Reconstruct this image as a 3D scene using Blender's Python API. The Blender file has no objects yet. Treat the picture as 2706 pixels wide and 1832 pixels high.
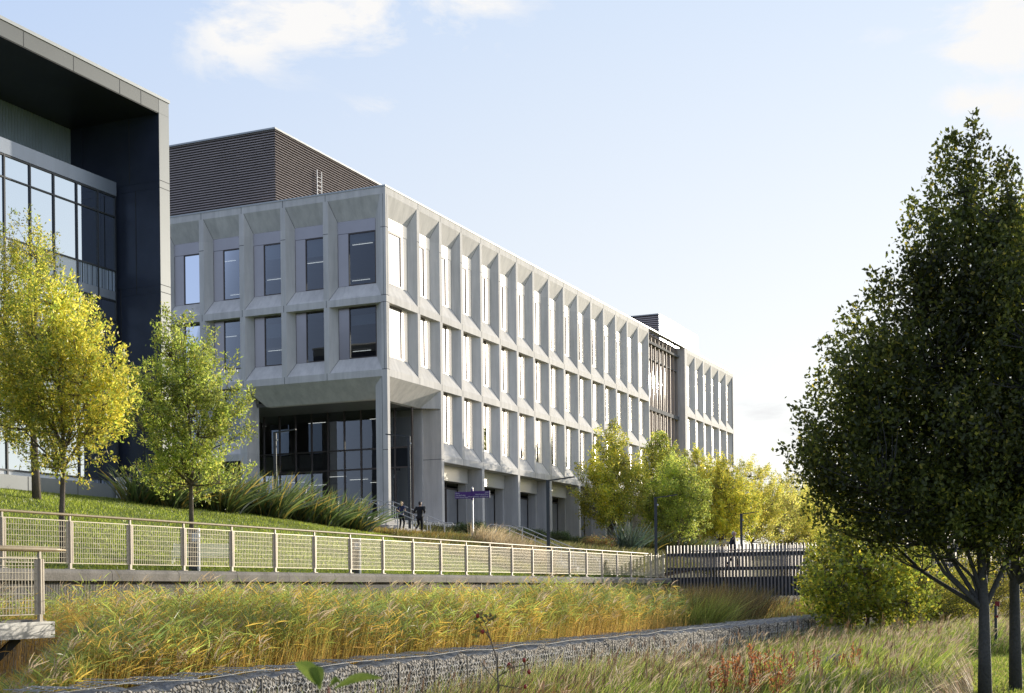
import bpy, math, random
import numpy as np
from mathutils import Vector, Matrix
random.seed(7); RNG = np.random.default_rng(11)
SC = bpy.context.scene; COL = SC.collection
R = math.radians
# ---------------------------------------------------------------- camera model (site frame: +Y runs along the facades, -X towards them)
FPX, TH, HY, ROLL = 3588.4, 0.4174, 1549.0, -0.0113
CS, SN = math.cos(TH), math.sin(TH)
def ray(px, py):
    x, y = px - 1353.0, py - HY
    c, s = math.cos(ROLL), math.sin(ROLL)
    return (c*x + s*y)/FPX, -(-s*x + c*y)/FPX
def at_dist(px, py, Yc):                       # a point seen at pixel (px, py) that stands Yc metres away
    xr, zr = ray(px, py)
    return Vector((xr*Yc*CS - Yc*SN, xr*Yc*SN + Yc*CS, zr*Yc))
def at_D(px, py, D):                           # ... on the plane x = -D
    xr, zr = ray(px, py)
    return at_dist(px, py, D/(SN - CS*xr))
def at_t(px, py, t):                           # ... on the plane y = t
    xr, zr = ray(px, py)
    return at_dist(px, py, t/(CS + SN*xr))
def kerb_z(t): return 0.49 - 0.0039*(t - 23.4)
def smooth(a, b, x):
    k = min(1, max(0, (x - a)/(b - a))); return k*k*(3 - 2*k)
def lerp_tab(tab, x):
    if x <= tab[0][0]: return tab[0][1]
    for (a, va), (b, vb) in zip(tab, tab[1:]):
        if x <= b: return va + (vb - va)*(x - a)/(b - a)
    return tab[-1][1]
def bank_z(D, t):                              # height of the raised bank behind the kerb
    k = kerb_z(max(0, min(t, 90)))
    lawn = lerp_tab([(21.2, -.05), (22.4, 0.02), (24, .32), (27, 1.25), (30.5, 2.32), (33, 2.85), (36, 3.25), (39, 3.4)], D)
    lawn *= 1 - .17*smooth(44, 58, t)
    bed = lerp_tab([(21.2, -.05), (25.0, 0.0), (29.2, 1.8), (31, 2.05), (34.5, 2.25), (38.0, 3.45), (40, 3.55)], D)
    w = smooth(55, 60, t)
    return k + lawn*(1 - w) + bed*w
# ---------------------------------------------------------------- mesh helpers
def absorb(dst, src, mi):
    n = len(dst.v); dst.v += src.v; dst.f += [tuple(n+i for i in f) for f in src.f]; dst.m += [mi]*len(src.f)
class MB:
    def __init__(s): s.v = []; s.f = []; s.m = []; s.cur = 0
    def face(s, pts):
        n = len(s.v); s.v += [tuple(p) for p in pts]; s.f.append(tuple(range(n, n + len(pts)))); s.m.append(s.cur)
    def box(s, x0, y0, z0, x1, y1, z1):
        n = len(s.v)
        s.v += [(x0,y0,z0),(x1,y0,z0),(x1,y1,z0),(x0,y1,z0),(x0,y0,z1),(x1,y0,z1),(x1,y1,z1),(x0,y1,z1)]
        for q in ((0,3,2,1),(4,5,6,7),(0,1,5,4),(1,2,6,5),(2,3,7,6),(3,0,4,7)):
            s.f.append(tuple(n + i for i in q)); s.m.append(s.cur)
        return s
    def obox(s, c, ax, ay, az, hx, hy, hz):      # oriented box
        n = len(s.v); c = Vector(c)
        for dz in (-1, 1):
            for dx, dy in ((-1,-1),(1,-1),(1,1),(-1,1)):
                s.v.append(tuple(c + ax*dx*hx + ay*dy*hy + az*dz*hz))
        for q in ((0,3,2,1),(4,5,6,7),(0,1,5,4),(1,2,6,5),(2,3,7,6),(3,0,4,7)):
            s.f.append(tuple(n + i for i in q)); s.m.append(s.cur)
    def bar(s, a, b, w, h, up=Vector((0,0,1))):
        a, b = Vector(a), Vector(b); d = (b - a).normalized()
        side = d.cross(up)
        if side.length < 1e-4: side = d.cross(Vector((0,1,0)))
        side.normalize(); u = side.cross(d)
        s.obox((a + b)/2, d, side, u, (b - a).length/2, w/2, h/2)
    def tube(s, pts, rad, n=8, cap=True):
        pts = [Vector(p) for p in pts]; rings = []
        prev = None
        for i, p in enumerate(pts):
            d = (pts[min(i+1, len(pts)-1)] - pts[max(i-1, 0)]).normalized()
            if prev is None:
                a = d.cross(Vector((0,0,1)))
                if a.length < .05: a = d.cross(Vector((1,0,0)))
            else: a = prev - d*prev.dot(d)
            a.normalize(); prev = a; b = d.cross(a)
            r = rad[i] if hasattr(rad, '__len__') else rad
            k = len(s.v)
            for j in range(n):
                t = 2*math.pi*j/n
                s.v.append(tuple(p + a*math.cos(t)*r + b*math.sin(t)*r))
            rings.append(k)
        for k0, k1 in zip(rings, rings[1:]):
            for j in range(n):
                s.f.append((k0+j, k0+(j+1)%n, k1+(j+1)%n, k1+j)); s.m.append(s.cur)
        if cap:
            s.f.append(tuple(rings[0]+j for j in reversed(range(n)))); s.m.append(s.cur)
            s.f.append(tuple(rings[-1]+j for j in range(n))); s.m.append(s.cur)
    def prism(s, poly, z0, z1):                  # poly counter-clockwise in plan
        n = len(poly)
        s.face([(x, y, z1) for x, y in poly]); s.face([(x, y, z0) for x, y in reversed(poly)])
        for i in range(n):
            (xa, ya), (xb, yb) = poly[i], poly[(i+1) % n]
            s.face([(xa,ya,z0),(xb,yb,z0),(xb,yb,z1),(xa,ya,z1)])
    def build(s, name, mats, parent=None, bevel=0, smooth_=False, local=False):
        off = Vector((0,0,0))
        if parent is not None and not local: off = wloc(parent)
        me = bpy.data.meshes.new(name)
        me.from_pydata([(v[0]-off.x, v[1]-off.y, v[2]-off.z) for v in s.v], [], s.f)
        if not isinstance(mats, (list, tuple)): mats = [mats]
        for m in mats: me.materials.append(m)
        if len(mats) > 1: me.polygons.foreach_set('material_index', s.m)
        if smooth_: me.polygons.foreach_set('use_smooth', [True]*len(me.polygons))
        me.update()
        o = bpy.data.objects.new(name, me); COL.objects.link(o)
        if parent is not None: o.parent = parent
        if bevel:
            b = o.modifiers.new('bevel', 'BEVEL'); b.width = bevel; b.segments = 2; b.limit_method = 'ANGLE'
        return o
def wloc(o):
    v = Vector(o.location)
    while o.parent is not None: o = o.parent; v = v + Vector(o.location)
    return v
def tag(o, label, cat, group=None, kind=None):
    if label: o['label'] = label
    if cat: o['category'] = cat
    if group: o['group'] = group
    if kind: o['kind'] = kind
    return o
def thing(name, label, cat, loc=(0,0,0), rz=0, group=None):
    o = bpy.data.objects.new(name, None); COL.objects.link(o); o.location = loc; o.rotation_euler = (0,0,rz)
    o.empty_display_size = .2
    return tag(o, label, cat, group)
def struct(o): o['kind'] = 'structure'; return o
def copy_tree(o, parent=None):
    c = o.copy(); COL.objects.link(c); c.parent = parent
    for ch in [x for x in o.children]: copy_tree(ch, c)
    return c
def np_mesh(name, V, Q, mat, parent=None, col=None, off=None, tri=False, smooth_=False):
    V = np.asarray(V, np.float32).reshape(-1, 3); Q = np.asarray(Q, np.int32); k = Q.shape[1]
    if off is None and parent is not None: off = wloc(parent)
    if off is not None: V = V - np.array(off, np.float32)
    me = bpy.data.meshes.new(name)
    me.vertices.add(len(V)); me.vertices.foreach_set('co', V.ravel())
    me.loops.add(Q.size); me.loops.foreach_set('vertex_index', Q.ravel())
    me.polygons.add(len(Q)); me.polygons.foreach_set('loop_start', np.arange(0, Q.size, k, dtype=np.int32))
    me.polygons.foreach_set('loop_total', np.full(len(Q), k, np.int32))
    if smooth_: me.polygons.foreach_set('use_smooth', np.ones(len(Q), bool))
    if col is not None:
        a = me.color_attributes.new('Col', 'FLOAT_COLOR', 'POINT')
        c4 = np.ones((len(V), 4), np.float32); c4[:, :3] = col; a.data.foreach_set('color', c4.ravel())
    me.materials.append(mat); me.update(calc_edges=True)
    o = bpy.data.objects.new(name, me); COL.objects.link(o)
    if parent is not None: o.parent = parent
    return o
def nrm(a): return a/np.maximum(1e-9, np.linalg.norm(a, axis=1, keepdims=True))
def ribbons(P, Dr, L, W, bend, prof, cols, flat=None):
    """strips: centre line P + Dr*L*s + bend*L*s^2, width W*prof; cols (K,3) or (N,K,3) along the strip"""
    N = len(P); K = len(prof); s = np.linspace(0, 1, K)
    Dr = nrm(Dr)
    rnd = nrm(RNG.normal(size=(N, 3))) if flat is None else flat
    side = nrm(np.cross(Dr, rnd))
    C = P[:, None] + Dr[:, None]*(L[:, None]*s)[..., None] + bend[:, None]*(L[:, None]*s*s)[..., None]
    w = (W[:, None]*np.array(prof))[..., None]*.5
    V = np.stack([C - side[:, None]*w, C + side[:, None]*w], 2)           # N,K,2,3
    base = (np.arange(N)*K*2)[:, None]; k = np.arange(K - 1)*2
    Q = np.stack([base + k, base + k + 1, base + k + 3, base + k + 2], 2).reshape(-1, 4)
    cols = np.asarray(cols, np.float32)
    if cols.ndim == 2: cols = np.broadcast_to(cols, (N, K, 3))
    Cc = np.repeat(cols[:, :, None], 2, 2).reshape(-1, 3)
    return V.reshape(-1, 3), Q, Cc
def rhombs(P, Dr, Nr, L, W, cols):               # single leaves: 4 points each
    Dr = nrm(Dr); side = nrm(np.cross(Dr, Nr)); N = len(P)
    up = np.cross(side, Dr)
    mid = P + Dr*(L*.45)[:, None] - up*(L*.06)[:, None]
    V = np.stack([P, mid + side*(W*.5)[:, None], P + Dr*L[:, None], mid - side*(W*.5)[:, None]], 1)
    Q = np.arange(N*4).reshape(N, 4)
    return V.reshape(-1, 3), Q, np.repeat(cols, 4, 0)
def merge(*parts):
    V = []; Q = []; C = []; n = 0
    for v, q, c in parts: V.append(v); Q.append(q + n); C.append(c); n += len(v)
    return np.concatenate(V), np.concatenate(Q), np.concatenate(C)
def pal(n, colors, weights=None, jit=.12):
    c = np.array(colors, np.float32); w = None if weights is None else np.array(weights)/sum(weights)
    i = RNG.choice(len(c), n, p=w)
    return c[i]*(1 + RNG.normal(size=(n, 1))*jit).clip(.5, 1.6)
def vnoise(P, scale, seed=0):                     # cheap smooth noise in 0..1
    r = np.random.default_rng(seed); out = np.zeros(len(P))
    for k in range(6):
        w = r.normal(size=3)*scale*(1 + .5*k); ph = r.uniform(0, 6.28)
        out += np.sin(P @ w + ph)/(1 + .3*k)
    return (out/4.2 + .5).clip(0, 1)
# ---------------------------------------------------------------- materials
def nmat(name):
    m = bpy.data.materials.new(name); m.use_nodes = True; nt = m.node_tree; nt.nodes.clear()
    out = nt.nodes.new('ShaderNodeOutputMaterial'); return m, nt, out
def N(nt, typ, **kw):
    n = nt.nodes.new(typ)
    for k, v in kw.items():
        if k.startswith('_'): setattr(n, k[1:], v)
        else: n.inputs[k.replace('__', ' ')].default_value = v
    return n
def c4(c): return (c[0], c[1], c[2], 1)
def surf(name, col, rough=.7, var=.15, scale=1.5, metal=0, bump=.0, bscale=20, col2=None, streak=False, spec=.5, fine=0, fscale=60):
    m, nt, out = nmat(name); L = nt.links
    b = N(nt, 'ShaderNodeBsdfPrincipled', Roughness=rough, Metallic=metal); b.inputs['Specular IOR Level'].default_value = spec
    tc = N(nt, 'ShaderNodeTexCoord'); mp = N(nt, 'ShaderNodeMapping'); L.new(tc.outputs['Object'], mp.inputs[0])
    if streak: mp.inputs['Scale'].default_value = (1, 1, .12)
    nz = N(nt, 'ShaderNodeTexNoise', Scale=scale, Detail=6, Roughness=.6); L.new(mp.outputs[0], nz.inputs['Vector'])
    cr = N(nt, 'ShaderNodeValToRGB')
    d = col2 or [c*(1 - var) for c in col]; u = [c*(1 + var) for c in col] if col2 is None else col
    cr.color_ramp.elements[0].position = .3; cr.color_ramp.elements[1].position = .7
    cr.color_ramp.elements[0].color = c4(d); cr.color_ramp.elements[1].color = c4(u)
    L.new(nz.outputs['Fac'], cr.inputs[0]); last = cr.outputs[0]
    if fine:
        n2 = N(nt, 'ShaderNodeTexNoise', Scale=fscale, Detail=3); L.new(tc.outputs['Object'], n2.inputs['Vector'])
        mr = N(nt, 'ShaderNodeMapRange'); mr.inputs[1].default_value = .3; mr.inputs[2].default_value = .7
        mr.inputs[3].default_value = 1 - fine; mr.inputs[4].default_value = 1 + fine; L.new(n2.outputs['Fac'], mr.inputs[0])
        mx = N(nt, 'ShaderNodeVectorMath', _operation='SCALE'); L.new(last, mx.inputs[0]); L.new(mr.outputs[0], mx.inputs['Scale']); last = mx.outputs[0]
    L.new(last, b.inputs['Base Color'])
    if bump:
        n3 = N(nt, 'ShaderNodeTexNoise', Scale=bscale, Detail=4); L.new(tc.outputs['Object'], n3.inputs['Vector'])
        bp = N(nt, 'ShaderNodeBump', Strength=bump, Distance=.03); L.new(n3.outputs['Fac'], bp.inputs['Height']); L.new(bp.outputs[0], b.inputs['Normal'])
    L.new(b.outputs[0], out.inputs[0]); return m
def leafmat(name, trans=.45, gloss=.06, gain=1.0, rough=.4):
    m, nt, out = nmat(name); L = nt.links
    at = N(nt, 'ShaderNodeAttribute', _attribute_name='Col')
    df = N(nt, 'ShaderNodeBsdfDiffuse'); tr = N(nt, 'ShaderNodeBsdfTranslucent'); gl = N(nt, 'ShaderNodeBsdfGlossy', Roughness=rough)
    sc = N(nt, 'ShaderNodeVectorMath', _operation='SCALE'); sc.inputs['Scale'].default_value = gain
    L.new(at.outputs['Color'], df.inputs[0]); L.new(at.outputs['Color'], sc.inputs[0]); L.new(sc.outputs[0], tr.inputs[0])
    m1 = N(nt, 'ShaderNodeMixShader', Fac=trans); L.new(df.outputs[0], m1.inputs[1]); L.new(tr.outputs[0], m1.inputs[2])
    m2 = N(nt, 'ShaderNodeMixShader', Fac=gloss); L.new(m1.outputs[0], m2.inputs[1]); L.new(gl.outputs[0], m2.inputs[2])
    L.new(m2.outputs[0], out.inputs[0]); return m
def glassmat(name, tint=(.5,.55,.55), ior=1.9, rough=.0, wave=.0, floor=0, gcol=(.95,.97,1,1)):
    m, nt, out = nmat(name); L = nt.links
    tp = N(nt, 'ShaderNodeBsdfTransparent', Color=c4(tint)); gl = N(nt, 'ShaderNodeBsdfGlossy', Roughness=rough, Color=gcol)
    fr = N(nt, 'ShaderNodeFresnel', IOR=ior)
    mm = N(nt, 'ShaderNodeMath', _operation='MAXIMUM'); mm.inputs[1].default_value = floor; L.new(fr.outputs[0], mm.inputs[0])
    mx = N(nt, 'ShaderNodeMixShader'); L.new(mm.outputs[0], mx.inputs[0]); L.new(tp.outputs[0], mx.inputs[1]); L.new(gl.outputs[0], mx.inputs[2])
    if wave:
        tc = N(nt, 'ShaderNodeTexCoord'); n3 = N(nt, 'ShaderNodeTexNoise', Scale=.6, Detail=1); L.new(tc.outputs['Object'], n3.inputs['Vector'])
        bp = N(nt, 'ShaderNodeBump', Strength=wave, Distance=.02); L.new(n3.outputs['Fac'], bp.inputs['Height']); L.new(bp.outputs[0], gl.inputs['Normal'])
    L.new(mx.outputs[0], out.inputs[0]); return m
def emis(name, col, s):
    m, nt, out = nmat(name); e = N(nt, 'ShaderNodeEmission', Color=c4(col), Strength=s); nt.links.new(e.outputs[0], out.inputs[0]); return m
M = {}
M['precast'] = surf('precast_concrete', (.56,.555,.55), .75, .1, .5, bump=.12, bscale=35, streak=True, fine=.05, fscale=9)
def precast_mat():
    m, nt, out = nmat('precast_concrete'); L = nt.links; b = N(nt, 'ShaderNodeBsdfPrincipled', Roughness=.78); tc = N(nt, 'ShaderNodeTexCoord')
    mp = N(nt, 'ShaderNodeMapping'); mp.inputs['Scale'].default_value = (1, 1, .10); L.new(tc.outputs['Object'], mp.inputs[0])
    n1 = N(nt, 'ShaderNodeTexNoise', Scale=2.2, Detail=7, Roughness=.65); L.new(mp.outputs[0], n1.inputs['Vector'])
    cr = N(nt, 'ShaderNodeValToRGB'); L.new(n1.outputs['Fac'], cr.inputs[0]); e = cr.color_ramp.elements
    e[0].position = .28; e[0].color = (.59,.565,.53,1); e[1].position = .62; e[1].color = (.77,.735,.69,1)
    n2 = N(nt, 'ShaderNodeTexNoise', Scale=.8, Detail=5, Roughness=.6); L.new(tc.outputs['Object'], n2.inputs['Vector'])
    sn = N(nt, 'ShaderNodeVectorMath', _operation='SNAP'); L.new(tc.outputs['Object'], sn.inputs[0]); sn.inputs[1].default_value = (3.0, 3.0, 4.42)
    wn = nt.nodes.new('ShaderNodeTexWhiteNoise'); L.new(sn.outputs[0], wn.inputs['Vector'])
    a = N(nt, 'ShaderNodeMath', _operation='MULTIPLY_ADD'); L.new(wn.outputs['Value'], a.inputs[0]); a.inputs[1].default_value = .09; a.inputs[2].default_value = .82
    c = N(nt, 'ShaderNodeMath', _operation='MULTIPLY_ADD'); L.new(n2.outputs['Fac'], c.inputs[0]); c.inputs[1].default_value = .26; L.new(a.outputs[0], c.inputs[2])
    mx = N(nt, 'ShaderNodeVectorMath', _operation='SCALE'); L.new(cr.outputs[0], mx.inputs[0]); L.new(c.outputs[0], mx.inputs['Scale']); L.new(mx.outputs[0], b.inputs['Base Color'])
    n3 = N(nt, 'ShaderNodeTexNoise', Scale=30, Detail=4); L.new(tc.outputs['Object'], n3.inputs['Vector']); bp = N(nt, 'ShaderNodeBump', Strength=.12, Distance=.03); L.new(n3.outputs['Fac'], bp.inputs['Height']); L.new(bp.outputs[0], b.inputs['Normal'])
    L.new(b.outputs[0], out.inputs[0]); return m
M['precast'] = precast_mat()
M['joint'] = surf('joint_sealant', (.06,.06,.065), .8, .1)
M['bronze'] = surf('bronze_panel', (.40,.365,.345), .28, .05, .7, metal=.88)
M['pale_lit_panel'] = surf('pale_lit_metal_panel', (.93,.88,.80), .32, .03, .7, metal=.4)
M['curtain_glass'] = glassmat('curtain_glass', (.8,.7,.6), 1.5, .022, 0)
M['frame'] = surf('window_frame', (.11,.09,.08), .4, .05, metal=.4)
M['glass'] = glassmat('window_glass', (.30,.34,.37), 1.62, .012, .12)
M['lobby_glass'] = glassmat('lobby_glass', (.42,.45,.46), 1.75, .01, .1)
M['interior'] = surf('interior_wall', (.17,.17,.175), .9, .3, .4)
M['blind'] = surf('roller_blind', (.5,.52,.55), .8, .05)
M['louvre'] = surf('louvre_metal', (.46,.40,.375), .38, .06, 1, metal=.5)
M['louvre_gap'] = surf('louvre_shadow_gap', (.14,.12,.115), .8, .1)
M['coping'] = surf('pale_metal_coping', (.5,.51,.5), .4, .05, metal=.3)
M['strip'] = emis('ceiling_light_strip', (1,.97,.9), 1.6)
M['cladding'] = surf('grey_cladding', (.25,.265,.27), .5, .04, .6, metal=.25)
M['dark_clad'] = surf('dark_cladding', (.045,.056,.09), .38, .25, .5)
M['soffit'] = surf('dark_soffit', (.032,.035,.042), .45, .2, .6)
M['white_glass'] = surf('fritted_white_glass', (.80,.84,.88), .25, .05, .3)
M['corrugated'] = surf('corrugated_translucent', (.36,.44,.48), .35, .1, .6)
M['metal_band'] = surf('blue_grey_band', (.33,.37,.43), .35, .12, .8, metal=.4, streak=True)
M['steel'] = surf('galvanised_steel', (.55,.545,.53), .42, .08, 3, metal=.5)
M['fence_metal'] = surf('warm_painted_steel', (.60,.52,.41), .42, .07, 4, metal=.15)
M['mesh_metal'] = surf('pale_wire', (.62,.55,.42), .35, .04, 4, metal=.25)
M['timber'] = surf('handrail_timber', (.42,.32,.18), .5, .2, 5, fine=.1)
M['dark_metal'] = surf('dark_grey_post', (.05,.055,.062), .4, .1, 3, metal=.2)
M['kerb'] = surf('kerb_concrete', (.26,.235,.2), .85, .3, 1.6, bump=.4, bscale=30, fine=.18, fscale=25)
M['step'] = surf('step_concrete', (.5,.48,.45), .8, .1, 1.5, fine=.08)
M['bark'] = surf('bark', (.14,.11,.085), .85, .35, 6, bump=.6, bscale=40)
M['dark_bark'] = surf('hornbeam_bark', (.075,.072,.068), .8, .25, 3, bump=.5, bscale=30, fine=.2, fscale=30)
M['leaf'] = leafmat('leaf', .58, .05, 2.0)
M['leaf_dark'] = leafmat('leaf_dark', .5, .035, 1.9, .5)
M['reed'] = leafmat('reed', .5, .05, 1.6)
M['blade'] = leafmat('sword_leaf', .42, .12, 1.5, .35)
M['purple'] = surf('purple_enamel', (.085,.025,.2), .4, .04)
M['white'] = surf('white_paint', (.8,.8,.8), .5, .03)
M['bench'] = surf('bench_paint', (.88,.88,.62), .5, .03)
M['black'] = surf('black_plastic', (.02,.02,.022), .5, .1)
# ================================================================ camera, sun, sky
cam = bpy.data.cameras.new('camera'); co = bpy.data.objects.new('camera', cam); COL.objects.link(co); SC.camera = co
cam.sensor_width = 36; cam.lens = FPX*36/2706; cam.shift_y = (HY - 916)/2706; cam.clip_start = .2; cam.clip_end = 6000
co.rotation_mode = 'QUATERNION'
co.rotation_quaternion = (Matrix.Rotation(TH, 3, 'Z') @ Matrix.Rotation(math.pi/2, 3, 'X') @ Matrix.Rotation(ROLL, 3, 'Z')).to_quaternion()
cam.dof.use_dof = True; cam.dof.focus_distance = 60; cam.dof.aperture_fstop = 9
SC.view_settings.view_transform = 'Standard'; SC.view_settings.look = 'None'; SC.view_settings.exposure = 0
SC.cycles.max_bounces = 8; SC.cycles.transparent_max_bounces = 16; SC.cycles.caustics_reflective = False; SC.cycles.caustics_refractive = False
SC.cycles.sample_clamp_indirect = 6
SUN_AZ, SUN_EL = R(18.0), R(8.4)          # clockwise from +Y
sd = Vector((math.sin(SUN_AZ)*math.cos(SUN_EL), math.cos(SUN_AZ)*math.cos(SUN_EL), math.sin(SUN_EL)))
sl = bpy.data.lights.new('sun', 'SUN'); so = bpy.data.objects.new('sun', sl); COL.objects.link(so)
sl.energy = 5.0; sl.angle = R(.53); sl.color = (1, .91, .76); so.rotation_mode = 'QUATERNION'
so.rotation_quaternion = sd.to_track_quat('Z', 'Y')
W = bpy.data.worlds.new('World'); SC.world = W; W.use_nodes = True
def build_world():
    nt = W.node_tree; nt.nodes.clear(); L = nt.links
    out = nt.nodes.new('ShaderNodeOutputWorld'); bg = N(nt, 'ShaderNodeBackground', Strength=SKY_S); L.new(bg.outputs[0], out.inputs[0])
    sky = nt.nodes.new('ShaderNodeTexSky'); sky.sky_type = 'NISHITA'; sky.sun_disc = False
    sky.sun_elevation = SUN_EL; sky.sun_rotation = SUN_AZ; sky.air_density = 1.0; sky.dust_density = .6; sky.ozone_density = 2.0; sky.altitude = 50
    tc = N(nt, 'ShaderNodeTexCoord'); sep = N(nt, 'ShaderNodeSeparateXYZ'); L.new(tc.outputs['Generated'], sep.inputs[0])
    def mth(op, a, b=None, c=None, clamp=False):
        n = N(nt, 'ShaderNodeMath', _operation=op, _use_clamp=clamp)
        for i, v in enumerate((a, b, c)):
            if v is None: continue
            if isinstance(v, (int, float)): n.inputs[i].default_value = v
            else: L.new(v, n.inputs[i])
        return n.outputs[0]
    # pale high haze that whitens the sky near the sun and the horizon
    el = mth('ARCSINE', sep.outputs[2]); az = mth('ARCTAN2', sep.outputs[0], sep.outputs[1])
    dot = N(nt, 'ShaderNodeVectorMath', _operation='DOT_PRODUCT'); L.new(tc.outputs['Generated'], dot.inputs[0]); dot.inputs[1].default_value = sd
    ramp = N(nt, 'ShaderNodeValToRGB'); L.new(mth('MULTIPLY', el, 2.0, clamp=True), ramp.inputs[0])
    e = ramp.color_ramp.elements
    for p, c in HAZE: 
        if p == 0: e[0].position = 0; e[0].color = c4(c)
        elif p == 1: e[1].position = 1; e[1].color = c4(c)
        else: k = e.new(p); k.color = c4(c)
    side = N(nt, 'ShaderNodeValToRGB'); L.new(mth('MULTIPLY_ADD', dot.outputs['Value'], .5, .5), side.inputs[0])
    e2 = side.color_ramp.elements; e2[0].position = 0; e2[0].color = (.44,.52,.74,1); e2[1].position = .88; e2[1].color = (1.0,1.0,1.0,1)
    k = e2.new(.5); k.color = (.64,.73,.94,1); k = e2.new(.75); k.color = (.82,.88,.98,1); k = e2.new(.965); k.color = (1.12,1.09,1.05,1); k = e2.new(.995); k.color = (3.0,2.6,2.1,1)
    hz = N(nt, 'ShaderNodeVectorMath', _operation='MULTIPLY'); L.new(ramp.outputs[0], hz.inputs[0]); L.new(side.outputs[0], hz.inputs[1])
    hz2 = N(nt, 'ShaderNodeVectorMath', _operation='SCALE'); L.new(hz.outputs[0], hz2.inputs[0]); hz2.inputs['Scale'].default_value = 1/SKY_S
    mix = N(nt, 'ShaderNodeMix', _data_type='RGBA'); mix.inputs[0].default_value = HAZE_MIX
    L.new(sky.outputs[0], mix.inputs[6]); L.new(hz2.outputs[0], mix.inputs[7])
    # clouds
    mp = N(nt, 'ShaderNodeMapping'); mp.inputs['Scale'].default_value = (1, 1, 2.2); L.new(tc.outputs['Generated'], mp.inputs[0])
    n1 = N(nt, 'ShaderNodeTexNoise', Scale=11, Detail=12, Roughness=.62, Distortion=.4); L.new(mp.outputs[0], n1.inputs['Vector'])
    tot = None
    for px, py, wa, we, amp in CLOUDS:
        d = at_dist(px, py, 1).normalized(); a0 = math.atan2(d.x, d.y); e0 = math.asin(d.z)
        da = mth('MULTIPLY', mth('SUBTRACT', az, a0), FPX/wa); de = mth('MULTIPLY', mth('SUBTRACT', el, e0), FPX/we)
        r2 = mth('ADD', mth('MULTIPLY', da, da), mth('MULTIPLY', de, de))
        g = mth('MULTIPLY', mth('POWER', 2.718, mth('MULTIPLY', r2, -1)), amp)
        tot = g if tot is None else mth('MAXIMUM', tot, g)
    dens = mth('ADD', mth('MULTIPLY', mth('SUBTRACT', n1.outputs['Fac'], .5), 4.2), mth('SUBTRACT', tot, .55))
    dens = mth('MULTIPLY', dens, 1.45, clamp=True)
    dens = mth('MULTIPLY', dens, mth('MULTIPLY_ADD', tot, 1.2, .0, clamp=True), clamp=True)
    n2 = N(nt, 'ShaderNodeTexNoise', Scale=9, Detail=5); L.new(mp.outputs[0], n2.inputs['Vector'])
    cr = N(nt, 'ShaderNodeValToRGB'); L.new(mth('ADD', mth('MULTIPLY', n2.outputs['Fac'], .5), mth('MULTIPLY', el, 1.2)), cr.inputs[0])
    cr.color_ramp.elements[0].position = .25; cr.color_ramp.elements[0].color = c4([x/SKY_S for x in (.74,.76,.80)])
    cr.color_ramp.elements[1].position = .55; cr.color_ramp.elements[1].color = c4([x/SKY_S for x in (.97,.96,.95)])
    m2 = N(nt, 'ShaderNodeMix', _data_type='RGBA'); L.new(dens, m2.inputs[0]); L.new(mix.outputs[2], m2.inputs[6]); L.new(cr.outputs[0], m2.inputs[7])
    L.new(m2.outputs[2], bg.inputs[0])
SKY_S = .1; HAZE_MIX = .78
HAZE = [(0, (1.25, 1.22, 1.16)), (.10, (1.20, 1.22, 1.22)), (.35, (1.06, 1.16, 1.26)), (.75, (.88, 1.02, 1.23)), (1, (.72, .88, 1.14))]
CLOUDS = [(640, 80, 170, 120, 1.0), (880, 50, 420, 90, 1.25), (1120, 5, 340, 60, 1.05), (700, 150, 160, 50, .7), (1010, 285, 120, 40, .6), (1120, 200, 70, 40, .42), (1320, 120, 60, 35, .4),
          (2660, 70, 190, 150, 1.35), (2640, 270, 180, 75, 1.25), (2010, 1085, 150, 40, .95), (2120, 1130, 200, 60, .6), (60, 110, 100, 50, .5), (2000, 1230, 200, 45, .5),
          (2300, 100, 200, 40, .38), (-1200, 500, 900, 250, .9), (3600, 300, 500, 200, .8)]
build_world()
# ================================================================ ground
def grid(xs, ys, fz):
    V = [(x, y, fz(x, y)) for y in ys for x in xs]; n = len(xs)
    F = [(j*n+i, j*n+i+1, (j+1)*n+i+1, (j+1)*n+i) for j in range(len(ys)-1) for i in range(n-1)]
    return V, F
def sheet(name, V, F, mat, kind='structure'):
    me = bpy.data.meshes.new(name); me.from_pydata(V, [], F); me.materials.append(mat); me.polygons.foreach_set('use_smooth', [True]*len(F)); me.update()
    o = bpy.data.objects.new(name, me); COL.objects.link(o); o['kind'] = kind; return o
def steps(a, b, s): return [a + (b-a)*i/max(1, round((b-a)/s)) for i in range(round((b-a)/s)+1)]
M['lawn'] = surf('lawn_grass', (.17,.23,.03), .9, .3, .9, bump=.9, bscale=45, col2=(.10,.15,.02), fine=.35, fscale=30)
M['soil'] = surf('planting_soil', (.16,.13,.06), .95, .3, 1.2, bump=.9, bscale=18, col2=(.07,.075,.025), fine=.3, fscale=14)
M['meadow'] = surf('meadow_soil', (.20,.22,.06), .95, .3, .8, bump=.9, bscale=12, col2=(.11,.14,.03), fine=.3, fscale=10)
M['mud'] = surf('channel_mud', (.06,.045,.02), .9, .3, 1)
M['path'] = surf('path_concrete', (.42,.38,.32), .85, .12, .8, fine=.08)
M['far'] = surf('far_field', (.1,.12,.04), .95, .3, .05)
def meadow_z(D, t):
    return -1.72 - .0045*(t-15) - .22*smooth(2, 8, D) + .05*math.sin(t*.7+D)*math.cos(D*.9)
V, F = grid(steps(-8.3, 60, 1.2)+[90, 150, 300], steps(-30, 120, 1.5)+[160, 240, 400], lambda x, y: meadow_z(-x, min(y, 70)) if x < 60 else -2.1)
sheet('meadow_ground', V, F, M['meadow'])
V, F = grid([-20.9, -14, -8.2], [-30, 0, 40, 90, 400], lambda x, y: -2.35)
sheet('channel_bed', V, F, M['mud'])
def lawn_edge(D): return 53 + (max(D, 22) - 22)*.62
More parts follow.
